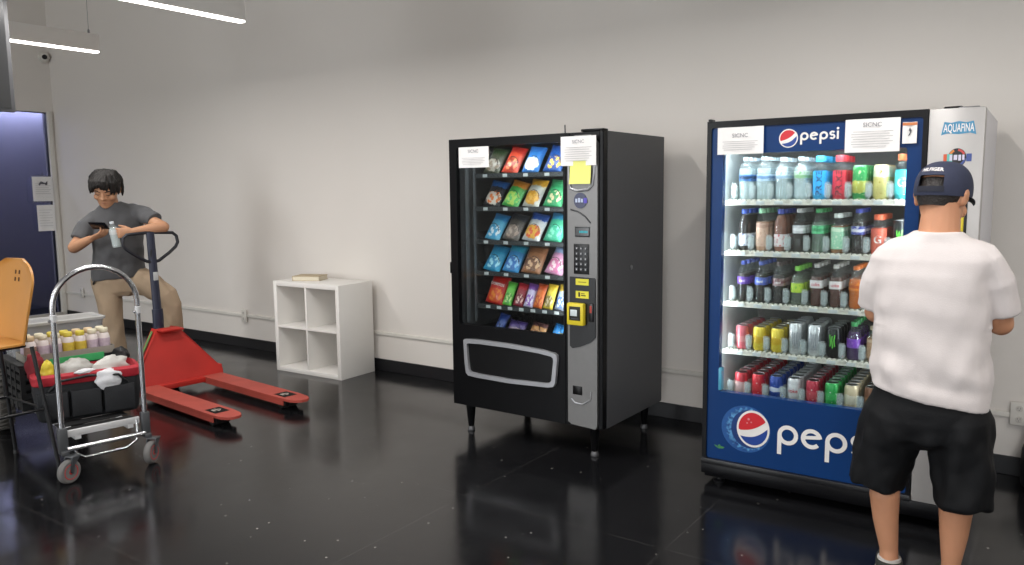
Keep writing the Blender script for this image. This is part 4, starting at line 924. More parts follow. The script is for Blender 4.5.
def canmat(name, main, c2, z0, z1, c3=None, fleck=0, met=.25):
    """can print: main colour, a band c2 between heights z0..z1 with wavy edges, flecks of c3"""
    m = bpy.data.materials.new(name); m.use_nodes = True; N = m.node_tree.nodes; L = m.node_tree.links; b = N['Principled BSDF']
    tc = N.new('ShaderNodeTexCoord'); s_ = N.new('ShaderNodeSeparateXYZ'); L.new(tc.outputs['Object'], s_.inputs[0])
    nz = N.new('ShaderNodeTexNoise'); nz.inputs['Scale'].default_value = 45; L.new(tc.outputs['Object'], nz.inputs['Vector'])
    mr = N.new('ShaderNodeMath'); mr.operation = 'MULTIPLY_ADD'; mr.inputs[1].default_value = .02; L.new(nz.outputs['Fac'], mr.inputs[0]); L.new(s_.outputs['Z'], mr.inputs[2])
    r = N.new('ShaderNodeValToRGB'); r.color_ramp.interpolation = 'CONSTANT'; e = r.color_ramp.elements
    k = 6.0; sc_ = N.new('ShaderNodeMath'); sc_.operation = 'MULTIPLY'; sc_.inputs[1].default_value = k; L.new(mr.outputs[0], sc_.inputs[0]); L.new(sc_.outputs[0], r.inputs[0])
    e[0].color = lin(main); e[1].position = (z0+.01)*k; e[1].color = lin(c2); n = e.new((z1+.01)*k); n.color = lin(main)
    out = r.outputs[0]
    if c3:
        n2 = N.new('ShaderNodeTexNoise'); n2.inputs['Scale'].default_value = 110; L.new(tc.outputs['Object'], n2.inputs['Vector'])
        gt = N.new('ShaderNodeMath'); gt.operation = 'GREATER_THAN'; gt.inputs[1].default_value = 1-fleck; L.new(n2.outputs['Fac'], gt.inputs[0])
        mx = N.new('ShaderNodeMix'); mx.data_type = 'RGBA'; L.new(gt.outputs[0], mx.inputs['Factor']); L.new(out, mx.inputs['A']); mx.inputs['B'].default_value = lin(c3); out = mx.outputs['Result']
    L.new(out, b.inputs['Base Color']); b.inputs['Metallic'].default_value = met; b.inputs['Roughness'].default_value = .28
    MATS[name] = m; return m
mpet = clear('pet_clear', 'f2f6f6', .06, .10, 'e8f0f0'); mpet2 = clear('pet_soda', 'f6f8f8', .05, .02, 'e8f0f0'); mwater = clear('water_clear', 'e4eef0', .05, .42, 'e4eef0')
mlid = mat('lid_metal', 'c4c6c8', .3, .5)
ordn = ['at the glass', 'second back', 'third back', 'fourth back', 'fifth back', 'sixth back', 'seventh back']
def bottle(kind, i, row, dep, desc, liquid, cap, label, words=None, lcol='e4e0dc', scale=1, vert=False, wh=.02):
    b, d, c, l = drinkmesh(kind)
    o = inst('bottle', b, None, mpet if 'water' in kind else mpet2, FL(LANE0+LANE*i, .135+.07*dep, FZS[row])); o.rotation_euler = (0, 0, FR); o.scale = (.97, .97, scale*1.02)
    o.name = 'drink_bottle'
    inst('drink', d, o, liquid); inst('cap', c, o, cap); lab = inst('label', l, o, label)
    if words and dep == 0:
        z0, z1, rl = LZ_[kind]; wrap_text(words, wh, rl+.0006, (z0+z1)/2, mat('print_'+lcol, lcol, .5), lab, vert, 'lettering', .02)
    return tag(o, '%s, %s, %s drinks shelf' % (desc, ordn[dep], snames[row]), 'bottle', 'drinks on the %s shelf of the drinks machine' % snames[row])
def can(h, i, row, dep, desc, m, words=None, lcol='e4e0dc', vert=False, wh=.02, zc=None):
    b, l = canmesh(h)
    o = inst('drink_can', b, None, m, FL(LANE0+LANE*i, .133+.0685*dep, FZS[row])); o.rotation_euler = (0, 0, FR+R(random.uniform(-4, 4)))
    inst('can_lid', l, o, mlid)
    if words and dep == 0: wrap_text(words, wh, .0336, zc or h*.5, mat('print_'+lcol, lcol, .5), o, vert, 'lettering', .02)
    return tag(o, '%s, %s, %s drinks shelf' % (desc, ordn[dep], snames[row]), 'can', 'drinks on the %s shelf of the drinks machine' % snames[row])
def dm(c, r=.25): return mat('drink_'+c, c, r, var=.1)
def lm(c, c2=None): 
    return mat('label_'+c, c, .4, var=.12, scale=60) if not c2 else canmat('label_%s_%s' % (c, c2), c, c2, .1, .115, c2, .4, 0)
cola = dm('1c0f0c', .15); tea = dm('8a5a34'); peach = dm('b98d74'); brown = dm('4a2418', .15); citrus = dm('b8c87a')
for dep in (0, 1, 2, 3):
    bottle('bigwater', 0, 0, dep, 'large clear water bottle with navy and blue label', mwater, lm('b4c4cc'), lm('3f6fa8', '1c3458'))
    bottle('bigwater', 1, 0, dep, 'large clear water bottle with pale blue label', mwater, lm('b4c4cc'), lm('a8bccc', '5a7ca4'))
    bottle('water', 2, 0, dep, 'ribbed clear water bottle with grey white label', mwater, lm('b4c4cc'), lm('b8c4ca', '7a94a8'))
    bottle('water', 3, 0, dep, 'ribbed clear water bottle with green tinted label', mwater, lm('b4c4cc'), lm('a8b8a8', '6f9a6a'))
    bottle('sport', 4, 0, dep, 'bright blue sports drink bottle', dm('1f9ad0'), lm('2aa4d8'), lm('2596d4'), 'PRIME', '14244a', 1.06, True, .040)
    bottle('sport', 5, 0, dep, 'bright red sports drink bottle', dm('c0283a'), lm('c8303c'), lm('c02c3c'), 'PRIME', '1a0c14', 1.06, True, .040)
    can(.158, 6, 0, dep, 'tall green can with yellow panel', canmat('can_green_yellow', '2f8c4c', 'b8b858', .03, .085, 'c8d8a0', .36))
    can(.158, 7, 0, dep, 'tall pale yellow can', canmat('can_paleyellow', 'cfc27a', 'd8d8c0', .1, .15, 'b0a040', .35))
    bottle('sport', 8, 0, dep, 'teal sports drink bottle with white letter', dm('2fb0b8'), lm('d0683c'), lm('46bcc4'), 'G', 'e4e0dc', 1.04, False, .055)
    bottle('juice', 0, 1, dep, 'dark cola bottle with blue cap and white label', cola, lm('2c4ca8'), lm('c8ccd4', '3a4a84'))
    bottle('tea', 1, 1, dep, 'peach tea bottle with green cap', peach, lm('7fb08c'), lm('caa894', 'b08c7c'), scale=1.12)
    bottle('juice', 2, 1, dep, 'brown tea bottle with blue cap, red and white label', dm('7a4a38'), lm('3a48a0'), lm('d0c8c8', 'b84048'))
    bottle('soda', 3, 1, dep, 'cola bottle with silver cap and silver white label', cola, lm('b8b8b8'), lm('b4b6ba', 'd8d8da'))
    bottle('soda', 4, 1, dep, 'clear soda bottle with green cap and green label', clear('soda_clear', 'dcece0', .05, .15, 'cfdcd0'), lm('3f9c5a'), lm('58b880', '2f8c58'))
    bottle('tea', 5, 1, dep, 'iced tea bottle with white cap and pale green label', tea, lm('c8ccc8'), lm('93c4a4', 'c4d8c0'))
    bottle('soda', 6, 1, dep, 'cola bottle with royal blue cap and blue globe label', cola, lm('2f3f9c'), lm('27358c', 'b8b8cc'), 'pepsi', 'e4e0dc', 1, False, .016)
    bottle('sport', 7, 1, dep, 'orange red sports drink bottle with white letter', dm('c8543c'), lm('cf5a38'), lm('cc604c'), 'G', 'e4e0dc', .95, False, .05)
    can(.158, 8, 1, dep, 'tall black can with green claw mark', canmat('can_black_green2', '16181a', '16181a', .05, .06), None)
    bottle('soda', 0, 2, dep, 'dark cola bottle with blue cap and purple label', cola, lm('3f4f9c'), lm('5a3a94', '6f4aa8'), 'pepsi', 'e4e0dc', .98, False, .016)
    bottle('soda', 1, 2, dep, 'dark cola bottle with blue cap and periwinkle label', cola, lm('4a5ca8'), lm('4a5cac', '5a70bc'), 'pepsi', 'e4e0dc', .98, False, .016)
    bottle('soda', 2, 2, dep, 'dark cola bottle with maroon and silver label', cola, lm('4a3a3a'), lm('8a7474', '6a3a44'), 'pepsi', 'e4e0dc', .98, False, .016)
    bottle('squat', 3, 2, dep, 'clear soda bottle with green cap and lime label', clear('soda_lime', 'd8e0d4', .05, .15, 'c0c8b8'), lm('6fb83c'), lm('a8c43c', '6faa34'), scale=1.1)
    bottle('soda', 4, 2, dep, 'diet cola bottle beside the lime bottle', brown, lm('b8b4b0'), lm('c8c4c4', 'd4d0d0'), 'coke', 'b03040', .98, False, .022)
    bottle('soda', 5, 2, dep, 'diet cola bottle beside the orange soda', brown, lm('b0aca8'), lm('ccc8c6', 'd4d0d0'), 'coke', 'b03040', .98, False, .022)
    bottle('soda', 6, 2, dep, 'orange soda bottle with orange cap', dm('c0621c'), lm('c8641c'), lm('c87428', 'a84c1c'), scale=.96)
for dep in range(5):
    can(.122, 0, 3, dep, 'pinkish red soda can', canmat('can_pink', 'c0606a', 'd08a8a', .04, .07, 'd8b0a8', .3) if dep == 0 else MATS['can_pink'] if dep == 1 else MATS['can_pink'])
    can(.122, 1, 3, dep, 'yellow soda can next to the pink cans', MATS.get('can_yellow') or canmat('can_yellow', 'd0b83c', 'c8a42c', .04, .075, 'e0d080', .33))
    can(.122, 2, 3, dep, 'yellow soda can next to the silver cans', MATS['can_yellow'])
for dep in range(4):
    for i in (3, 4):
        c_ = can(.155, i, 3, dep, 'tall silver energy can next to the %s cans' % ('yellow' if i == 3 else 'black'), MATS.get('can_silver') or canmat('can_silver', 'c4c6c8', 'b0b2b6', .03, .11, 'd8dadc', .35, .5))
    can(.148, 5, 3, dep, 'tall black energy drink can with green claw mark', MATS['can_black_green2'])
    bottle('squat', 6, 3, dep, 'short purple soda bottle with green cap', dm('3a1c4a', .15), lm('2f8c4a'), lm('6a3a9c', '8058b0'), scale=1.06)
    bottle('tea', 7, 3, dep, 'light brown coffee drink bottle', dm('8a6a50'), lm('b8a48c'), lm('a88468', 'c4ac90'), scale=.9)
def claws(parent, r, z0, z1, m):
    mb = MB()
    for k, (dx, za, zb) in enumerate(((-.010, z0+.008, z1), (0, z0, z1-.006), (.010, z0+.008, z1))):
        P = [(dx+.002*sin(5*t+k), za+(zb-za)*t) for t in [i/6 for i in range(7)]]
        Ls, Rs = ribbon(P, .0048)
        def w_(p, rr_=r): return (rr_*sin(p.x/r), -rr_*cos(p.x/r), p.y)
        mb.loft([[w_(a), w_(b), w_(b, r+.0006), w_(a, r+.0006)] for a, b in zip(Ls, Rs)])
    return mb.build('claw_mark', m, parent, False)
mgrn = mat('claw_green', '58b83c', .4); mgry = mat('claw_grey', '8c9094', .4)
for o in [o for o in C.objects if o.name.startswith('drink_can') and 'at the glass' in o.get('label', '')]:
    if 'claw' in o['label']: claws(o, .0334, .05, .115, mgrn)
    elif 'silver energy' in o['label']: claws(o, .0334, .045, .115, mgry)
BOT = [('red and pale pink soda can', 'can_redpale', ('b83a44', 'd4b0ac', .015, .075, 'd8c4c0', .3), None, None), ('red cola can', 'can_red', ('b82430', 'c83a40', .04, .07, 'd8c8c4', .32), None, None),
       ('blue cola can', 'can_blue', ('24408c', 'c8ccd8', .045, .065, '4a6ab8', .32), 'pepsi', 'c8d0e0'), ('white and silver diet cola can', 'can_diet', ('c0c0c2', 'd0d0d0', .03, .09, 'd8d8d8', .3), 'coke', 'b03040'),
       ('dark red cherry soda can', 'can_cherry', ('a8283c', 'c05058', .03, .07, 'd8c8c4', .33), None, None), ('green lemon lime soda can', 'can_lemon', ('2f9a4c', '48b060', .04, .07, 'c8e0c8', .32), None, None),
       ('cream and gold soda can', 'can_cream', ('c4b496', 'd4ccb8', .03, .075, 'a89468', .3), None, None), ('brown root beer can', 'can_brown', ('6a4430', '8a6040', .03, .075, 'c8b090', .3), None, None)]
for i, (desc, nm, a, wd, lc) in enumerate(BOT):
    m = canmat(nm, *a)
    for dep in range(7): can(.122, i, 4, dep, desc, m, wd, lc or 'e4e0dc', wh=.026)
# ------------------------------------------------------------------ people
def remesh(mb, name, m, parent=None, voxel=.005, smooth=4, fac=.5, wrinkle=None):
    me = mb.mesh(name); o = bpy.data.objects.new(name, me); C.objects.link(o)
    r_ = o.modifiers.new('r', 'REMESH'); r_.mode = 'VOXEL'; r_.voxel_size = voxel
    if smooth: s_ = o.modifiers.new('s', 'SMOOTH'); s_.iterations = smooth; s_.factor = fac
    dg = bpy.context.evaluated_depsgraph_get(); new = bpy.data.meshes.new_from_object(o.evaluated_get(dg))
    bpy.data.objects.remove(o); bpy.data.meshes.remove(me)
    if wrinkle:
        nr = [v.normal.copy() for v in new.vertices]
        for v, n in zip(new.vertices, nr): v.co += n*wrinkle(v.co)
    new.name = name; new.shade_smooth(); new.materials.clear(); new.materials.append(m)
    o = bpy.data.objects.new(name, new); C.objects.link(o)
    if parent: o.parent = parent
    return o
def eul(c, yaw, pitch, roll=0):
    """head matrix: local y = forward; yaw turns right (+), pitch looks down (+)"""
    return Matrix.Translation(c) @ Matrix.Rotation(R(-yaw), 4, 'Z') @ Matrix.Rotation(R(-pitch), 4, 'X') @ Matrix.Rotation(R(roll), 4, 'Y')
def head_parts(mb, M):
    s = len(mb.v)
    mb.loft([[(rx*cos(t)*(1-.06*(sin(t) > 0)*sin(t)), cy+ry*sin(t), z) for t in [2*pi*j/28 for j in range(28)]] for z, cy, rx, ry in
        ((-.118, .052, .020, .022), (-.112, .05, .034, .036), (-.095, .035, .05, .056), (-.065, .018, .062, .076), (-.03, .008, .070, .088), (.01, 0, .074, .095), (.05, -.003, .075, .096), (.08, -.006, .067, .086), (.10, -.008, .052, .068), (.112, -.009, .03, .04), (.117, -.009, .01, .014))])
    mb.limb([((0, .088, .03), .009), ((0, .100, .0), .010), ((0, .108, -.022), .0135)], n=10); mb.ball((.013, .096, -.026), .009); mb.ball((-.013, .096, -.026), .009)
    mb.limb([((-.026, .080, -.060), .005), ((0, .092, -.056), .0075), ((.026, .080, -.060), .005)], n=8); mb.limb([((-.02, .081, -.070), .005), ((0, .091, -.069), .008), ((.02, .081, -.070), .005)], n=8)
    mb.ball((0, .076, -.1), .022, .018, .016); mb.limb([((-.05, .072, .034), .008), ((-.02, .088, .036), .010), ((.02, .088, .036), .010), ((.05, .072, .034), .008)], n=8)
    for sx in (-1, 1):
        mb.ball((sx*.04, .062, -.028), .028, .024, .026); mb.ball((sx*.081, -.010, .0), .011, .021, .034, M=Matrix.Rotation(R(sx*-14), 3, 'Z')); mb.ball((sx*.088, -.014, .012), .008, .018, .019)
        mb.ball((sx*.032, .078, .010), .014, .010, .009)
    mb.xf(M, s)
def hand_parts(mb, W, d, n, t, curls=(30, 35, 40, 45), thumb=(.5, .75, .35), k=1.0, spread=4):
    W = V(W); d = V(d).normalized(); n = V(n); n = (n-d*n.dot(d)).normalized(); t = V(t); t = (t-d*t.dot(d)-n*t.dot(n)).normalized()
    mb.loft([[W+d*x*k+t*(hw*k*cos(a)+off*k)+n*th*k*sin(a) for a in [2*pi*j/14 for j in range(14)]] for x, hw, th, off in ((-.015, .024, .018, 0), (.01, .028, .0175, 0), (.04, .036, .016, .002), (.07, .040, .0145, .001), (.09, .040, .0115, 0), (.098, .036, .007, 0))])
    for i, (off, ln, r_) in enumerate(((.030, .070, .0088), (.0095, .078, .0090), (-.0115, .072, .0086), (-.031, .056, .0076))):
        a = R(spread*(1.2-i*.8)); dd = (d*cos(a)+t*sin(a)).normalized(); p = W+d*.083*k+t*off*k; pts = [(p, r_*1.05*k)]; an = 0
        for j, f in enumerate((.46, .30, .24)):
            an += R(curls[i])*(.6, 1.1, .75)[j]; p = p+(dd*cos(an)+n*sin(an))*ln*f*k; pts.append((p, r_*(1, .93, .82)[j]*k))
        mb.limb(pts, side=t, n=10)
    td = (d*thumb[0]+t*thumb[1]+n*thumb[2]).normalized(); b = W+d*.022*k+t*.022*k+n*.004*k
    p1 = b+td*.042*k; td2 = (td+n*.25+d*.35).normalized(); p2 = p1+td2*.032*k; td3 = (td2+n*.3+d*.2).normalized(); p3 = p2+td3*.024*k
    mb.limb([(b, .0135*k), (p1, .0115*k), (p2, .0098*k), (p3, .0082*k)], n=10)
def torso(mb, rings, n=36, e=2.3):
    def sup(a): c, s = cos(a), sin(a); return (math.copysign(abs(c)**(2/e), c), math.copysign(abs(s)**(2/e), s))
    out = []
    for r in rings:
        z, cx, rx, ca, ra = r[:5]; tilt = r[5] if len(r) > 5 else 0
        out.append([(cx+rx*sup(2*pi*j/n)[0], ca+ra*sup(2*pi*j/n)[1], z+tilt*sup(2*pi*j/n)[0]) for j in range(n)])
    mb.loft(out)
def wr(amp, dirs, seed=0):
    """fold field: sums of stretched noise"""
    def f(p):
        s = 0
        for (ax, fr, fs, k) in dirs:
            u = V(ax).normalized(); a = p.dot(u); q = p-u*a
            s += k*(mnoise.noise(u*a*fr+q*fs+V((seed, seed*2, 0))))
        return amp*s
    return f
def skinmat(name, col, red):
    m = mat(name, col, .5, var=.10, scale=12, bump=.08, bscale=220, spec=.35)
    b = m.node_tree.nodes['Principled BSDF']; b.inputs['Subsurface Weight'].default_value = .06; b.inputs['Subsurface Radius'].default_value = (.01, .004, .002); b.inputs['Subsurface Scale'].default_value = .5
    return m
mhair = mat('hair_dark', '1d1613', .5, var=.45, scale=60, bump=.5, bscale=170)
msht = mat('shoe_dark', '2b2f2a', .7, var=.15)

# ---- person at the drinks machine, seen from behind
O2 = V((-.35, 3.2, 0)); N2 = V((O2.x, O2.y, 0)).normalized(); ANG2 = math.atan2(-N2.x, N2.y)
skin2 = skinmat('skin_tan', 'c08a6a', 0)
B = MB(); HM = eul((-.018, .045, 1.462), 24, 20)
head_parts(B, HM)
B.limb([((-.025, -.005, 1.22), .085, .075), ((-.022, .0, 1.31), .070, .068), ((-.018, .018, 1.40), .064, .064), ((-.018, .03, 1.45), .06, .07)], side=(1, 0, 0))
torso(B, [(.63, -.03, .14, .02, .10), (.70, -.03, .17, .01, .125), (.9, -.033, .165, .02, .13), (1.05, -.033, .17, .015, .12), (1.18, -.03, .185, 0, .10), (1.25, -.028, .165, 0, .075), (1.29, -.025, .10, 0, .06)])
for (sh, el, wri) in (((-.185, 0, 1.215), (-.218, .045, 1.035), (-.10, .265, 1.075)), ((.14, 0, 1.22), (.188, .06, 1.015), (.10, .275, 1.085))):
    B.limb([(sh, .055), ((V(sh)+V(el))/2, .047), (el, .042)]); B.limb([(el, .043), (V(el).lerp(V(wri), .35), .041), (wri, .026, .024)])
hand_parts(B, (-.095, .275, 1.08), (.4, .9, .1), (1, -.3, 0), (0, 0, 1), (25, 28, 32, 36)); hand_parts(B, (.098, .285, 1.09), (-.25, .95, .2), (-1, -.3, 0), (0, 0, 1), (35, 40, 42, 45))
B.limb([((-.125, .01, .66), .085, .10), ((-.15, .02, .50), .062, .07), ((-.155, .015, .43), .05, .055), ((-.158, -.005, .34), .0535, .058), ((-.150, -.002, .24), .045, .048), ((-.135, .0, .13), .033, .037), ((-.132, .0, .07), .034, .045)], side=(1, 0, 0))
B.limb([((.065, .01, .66), .085, .10), ((.078, 0, .50), .062, .07), ((.079, -.005, .43), .052, .056), ((.079, -.03, .34), .0565, .06), ((.077, -.03, .24), .047, .05), ((.073, -.03, .13), .032, .037), ((.073, -.03, .07), .034, .045)], side=(1, 0, 0))
for x, a in ((-.132, 0), (.073, -.03)):
    B.limb([((x, a-.02, .05), .035, .03), ((x-.005, a+.06, .045), .038, .03), ((x-.012, a+.15, .035), .042, .022)], side=(1, 0, 0))
P2 = remesh(B, 'person', skin2, None, .005, 5)
P2.location = O2; P2.rotation_euler = (0, 0, ANG2)
tag(P2, 'person in white t-shirt, black shorts and navy cap facing the drinks machine', 'person')
T_ = MB()
torso(T_, [(.742, -.028, .196, .01, .155, -.034), (.78, -.029, .2, .012, .16, -.028), (.86, -.032, .198, .02, .162, -.012), (.95, -.034, .192, .02, .155), (1.04, -.034, .188, .018, .148), (1.12, -.034, .192, .012, .138), (1.19, -.032, .205, .006, .125), (1.245, -.03, .212, 0, .105), (1.285, -.03, .19, 0, .088), (1.308, -.028, .15, 0, .078), (1.325, -.026, .105, .002, .076), (1.345, -.024, .080, .004, .074)])
T_.limb([((-.165, .0, 1.235), .070, .075), ((-.205, .012, 1.16), .066, .07), ((-.218, .035, 1.085), .062, .066), ((-.222, .04, 1.055), .0625, .066)], round1=False)
T_.limb([((.115, .0, 1.24), .070, .075), ((.158, .012, 1.165), .068, .072), ((.178, .04, 1.095), .064, .068), ((.183, .05, 1.06), .0645, .068)], round1=False)
mtee = mat('cotton_white', 'd0c8c6', .85, var=.03, scale=40, bump=.12, bscale=260, sheen=.2)
fold2 = wr(.013, [((1, .2, -.25), 3, 13, 1), ((.35, 0, 1), 3.5, 17, .6), ((-.6, 0, 1), 4, 18, .45)], 3)
def foldz(p):
    k = .35+.8*max(0, min(1, (1.02-p.z)/.2))-.75*max(0, min(1, (.80-p.z)/.05)); d = min(abs(p.x+.21), abs(p.x-.165)); k += .6*math.exp(-(d/.05)**2)*(p.z > 1.0)
    return fold2(p)*k
remesh(T_, 't_shirt', mtee, P2, .006, 4, .5, foldz)
Q = MB()
torso(Q, [(.56, -.04, .09, .01, .10), (.59, -.035, .18, .01, .145), (.66, -.033, .202, .012, .155), (.71, -.03, .196, .014, .152), (.74, -.03, .186, .014, .142), (.80, -.03, .17, .014, .13)])
Q.limb([((-.13, .012, .66), .115, .145), ((-.155, .012, .56), .112, .14), ((-.175, .01, .48), .105, .125), ((-.190, .005, .41), .097, .115), ((-.194, .003, .375), .095, .112)], side=(1, 0, 0), round1=False, n=26)
Q.limb([((.07, .01, .66), .115, .145), ((.085, .005, .56), .110, .14), ((.094, -.01, .48), .102, .125), ((.097, -.025, .41), .095, .115), ((.098, -.028, .36), .0945, .112)], side=(1, 0, 0), round1=False, n=26)
mshort = mat('nylon_shorts', '0a0b0e', .7, var=.15, scale=25, bump=.1, bscale=200, spec=.25)
remesh(Q, 'shorts', mshort, P2, .007, 4, .5, wr(.013, [((.25, 0, 1), 3.5, 15, 1), ((-.5, 0, 1), 4, 17, .7), ((1, 0, .5), 6, 20, .35)], 8) and (lambda p, f=wr(.014, [((.25, 0, 1), 3.5, 15, 1), ((-.5, 0, 1), 4, 17, .7), ((1, 0, .5), 6, 20, .35)], 8): f(p)*max(0, min(1, (.70-p.z)/.08))))
for x, a in ((-.132, 0), (.073, -.03)):
    s_ = MB(); s_.loft([[(x-.006*k+hw*cos(t), a+.055+.0*k+ln*sin(t), z) for t in [2*pi*j/26 for j in range(26)]] for k, z, hw, ln in ((0, .022, .047, .142), (0, .04, .048, .140), (1, .06, .045, .125), (1, .075, .043, .105))])
    s_.limb([((x, a-.015, .05), .046, .045), ((x, a-.012, .085), .046, .05)], side=(1, 0, 0), round0=False, round1=False)
    so = remesh(s_, 'shoe', msht, P2, .004, 3)
    MB().loft([[(x-.003+(.05+e)*cos(t), a+.055+(.146+e)*sin(t), z) for t in [2*pi*j/30 for j in range(30)]] for z, e in ((0, -.004), (.004, 0), (.022, 0), (.026, -.004))]).build('sole', mat('sole_pale', 'aaa69c', .6), so)
    MB().lathe([(.034, .085), (.0425, .088), (.041, .098), (.036, .101), (.034, .096)], 22, (x, a, 0)).build('sock', mat('sock_grey', 'b9b4ae', .8), P2)
# hair below the cap, cap with back opening, strap and peak
hm = MB()
for v in ():
    pass
g = []; nu, nv = 30, 10
for iv in range(nv+1):
    z = .112-.164*iv/nv; row = []
    for iu in range(nu+1):
        a = R(180+ -2 + 184*iu/nu); up_ = math.sqrt(max(0, 1-(max(0, z-.03)/.085)**2)); kx = (.0785-.014*max(0, (-.02-z)/.03))*up_; ky = (.1005-.022*max(0, (-.01-z)/.05))*up_
        row.append(V((kx*cos(a), ky*sin(a), z+.012*abs(cos(a))**3*(z < -.0))))
    g.append(row)
rows2 = [r for r in g]; inn = [[p*.94 for p in r] for r in g]
hb = MB(); hb.loft([[*a, *b[::-1]] for a, b in zip(rows2, inn)]); hb.xf(HM)
hb.build('hair', mhair, P2)
CM = HM @ Matrix.Translation((0, .0, .030)) @ Matrix.Rotation(R(15), 4, 'X')
def capp(a, e, k=1):   # a: azimuth from back (-y), e: elevation
    return V((.0925*k*sin(a)*cos(e)**.8, (-.114 if cos(a) > 0 else -.108)*k*cos(a)*cos(e)**.8, .104*k*sin(e)**.9 if e > 0 else .10*e))
cap_ = MB(); nu, nv = 64, 16; idx = {}
for side in (0, 1):
    k = 1 if side == 0 else .965
    for iv in range(nv+1):
        for iu in range(nu):
            idx[side, iu, iv] = len(cap_.v); cap_.v.append(capp(2*pi*iu/nu-pi, R(-14)+R(104)*iv/nv*.995, k))
def hole(iu, iv):
    a = abs(2*pi*(iu+.5)/nu-pi); return 2 <= iv < 6 and a < R(27)*(1-.0*(iv-2))
for iv in range(nv):
    for iu in range(nu):
        if hole(iu, iv): continue
        ju = (iu+1) % nu
        cap_.f.append((idx[0, iu, iv], idx[0, ju, iv], idx[0, ju, iv+1], idx[0, iu, iv+1])); cap_.f.append((idx[1, iu, iv], idx[1, iu, iv+1], idx[1, ju, iv+1], idx[1, ju, iv]))
        for (da, db) in (((0, -1), (iu, iv, ju, iv)), ((0, 1), (iu, iv+1, ju, iv+1))):
            nv2 = iv+da[1]
            if nv2 < 0 or (nv2 < nv and hole(iu, nv2)): cap_.f.append((idx[0, db[0], db[1]], idx[0, db[2], db[3]], idx[1, db[2], db[3]], idx[1, db[0], db[1]]))
cap_.xf(CM)
mcap = mat('cap_navy', '2b3046', .8, var=.12, scale=60, bump=.15, bscale=240)
co = cap_.build('baseball_cap', mcap, P2, True, 60)
pk = MB(); rows_ = []
for i in range(9):
    t = i/8; ring = []
    for j in range(15):
        u = -1+2*j/14; hw = .078*(1-.30*t**2); y = .095*(1-.28*u*u)+.075*t*(1-.25*u*u); ring.append(V((u*hw, y, -.004-.018*t-.022*u*u)))
    ring += [p-V((0, 0, .004)) for p in ring[::-1]]; rows_.append(ring)
pk.loft(rows_).xf(CM).build('peak', mat('cap_navy_dark', '1b1e2c', .75), co, True, 60)
MB().ball((0, -.006, .092), .008, .008, .005).xf(CM).build('button', mcap, co)
vs, fs, w_ = text_mesh('HILFIGER', 1, .03, 1.05); kx = .078/w_
t = MB(); t.add([tuple(capp((x*kx)/.085, R(33)+(y*.019)/.09-.9*(x*kx)**2/.01*.02*6, 1.03)) for x, y in vs], fs); t.xf(CM)
t.build('lettering', mat('print_white', 'e4e0dc', .5), co, False)
st_ = MB(); ring_ = []
for i in range(13):
    a = R(-30+60*i/12); ring_.append([capp(a, e, k_) for e, k_ in ((R(-7), 1.0), (R(-7), 1.02), (R(3), 1.02), (R(3), 1.0))])
st_.loft(ring_).xf(CM).build('strap', mat('cap_navy_dark', '1b1e2c', .75), co)

# ---- person leaning on the pallet jack handle
O1 = V((-6.19, 3.392, 0)); N1 = V((-6.75, 3.7, 0)).normalized(); ANG1 = math.atan2(-N1.x, N1.y)
skin1 = skinmat('skin_light', 'b68768', 0)
B = MB(); HM1 = eul((-.088, -.06, 1.550), 180+16, 30, -4) @ Matrix.Scale(1.07, 4) @ Matrix.Scale(1.07, 4, (1, 0, 0))
head_parts(B, HM1)
B.limb([((-.05, .01, 1.36), .072, .07), ((-.065, -.005, 1.44), .060, .062), ((-.078, -.025, 1.52), .058, .06)], side=(1, 0, 0))
torso(B, [(.80, -.04, .15, .02, .10), (.95, -.03, .16, .01, .12), (1.1, -.025, .165, 0, .12), (1.25, -.03, .165, -.005, .11), (1.32, -.035, .14, 0, .085, .02), (1.37, -.04, .09, 0, .07, .015)])
AR = (((-.195, 0, 1.305), (-.338, -.10, 1.105), (-.215, -.265, 1.175)), ((.115, 0, 1.352), (.300, -.285, 1.252), (.085, -.345, 1.228)))
for sh, el, wri in AR:
    B.limb([(sh, .046), ((V(sh)+V(el))/2, .047), (el, .043)]); B.limb([(el, .044), (V(el).lerp(V(wri), .35), .042), (wri, .027, .025)])
hand_parts(B, (-.207, -.272, 1.180), (.75, -.45, .32), (-.1, .45, .85), (.35, .8, -.3), (38, 30, 34, 40), thumb=(.8, .5, .35))
hand_parts(B, (.078, -.348, 1.226), (-1, -.12, -.08), (-.05, 1, 0), (0, 0, 1), (52, 55, 58, 60), thumb=(.55, .4, .75))
B.limb([((-.13, .03, .86), .095, .10), ((-.115, .01, .66), .08, .085), ((-.10, .0, .47), .062, .065), ((-.085, .02, .30), .056, .06), ((-.072, .03, .10), .038, .042)], side=(1, 0, 0))
B.limb([((.06, .02, .86), .095, .10), ((.19, -.08, .77), .085, .085), ((.312, -.155, .675), .066, .066), ((.318, -.135, .5), .06, .062), ((.322, -.115, .36), .05, .054), ((.325, -.11, .24), .038, .042)], side=(1, 0, 0))
B.limb([((-.072, .03, .06), .034, .04), ((-.075, -.06, .04), .036, .03), ((-.08, -.14, .035), .036, .022)]); B.limb([((.325, -.11, .20), .034, .04), ((.33, -.19, .19), .036, .03), ((.333, -.25, .182), .036, .022)])
P1 = remesh(B, 'person', skin1, None, .0045, 4)
P1.location = O1; P1.rotation_euler = (0, 0, ANG1)
tag(P1, 'person in grey t-shirt and khaki trousers leaning on the jack handle with a phone', 'person')
T_ = MB()
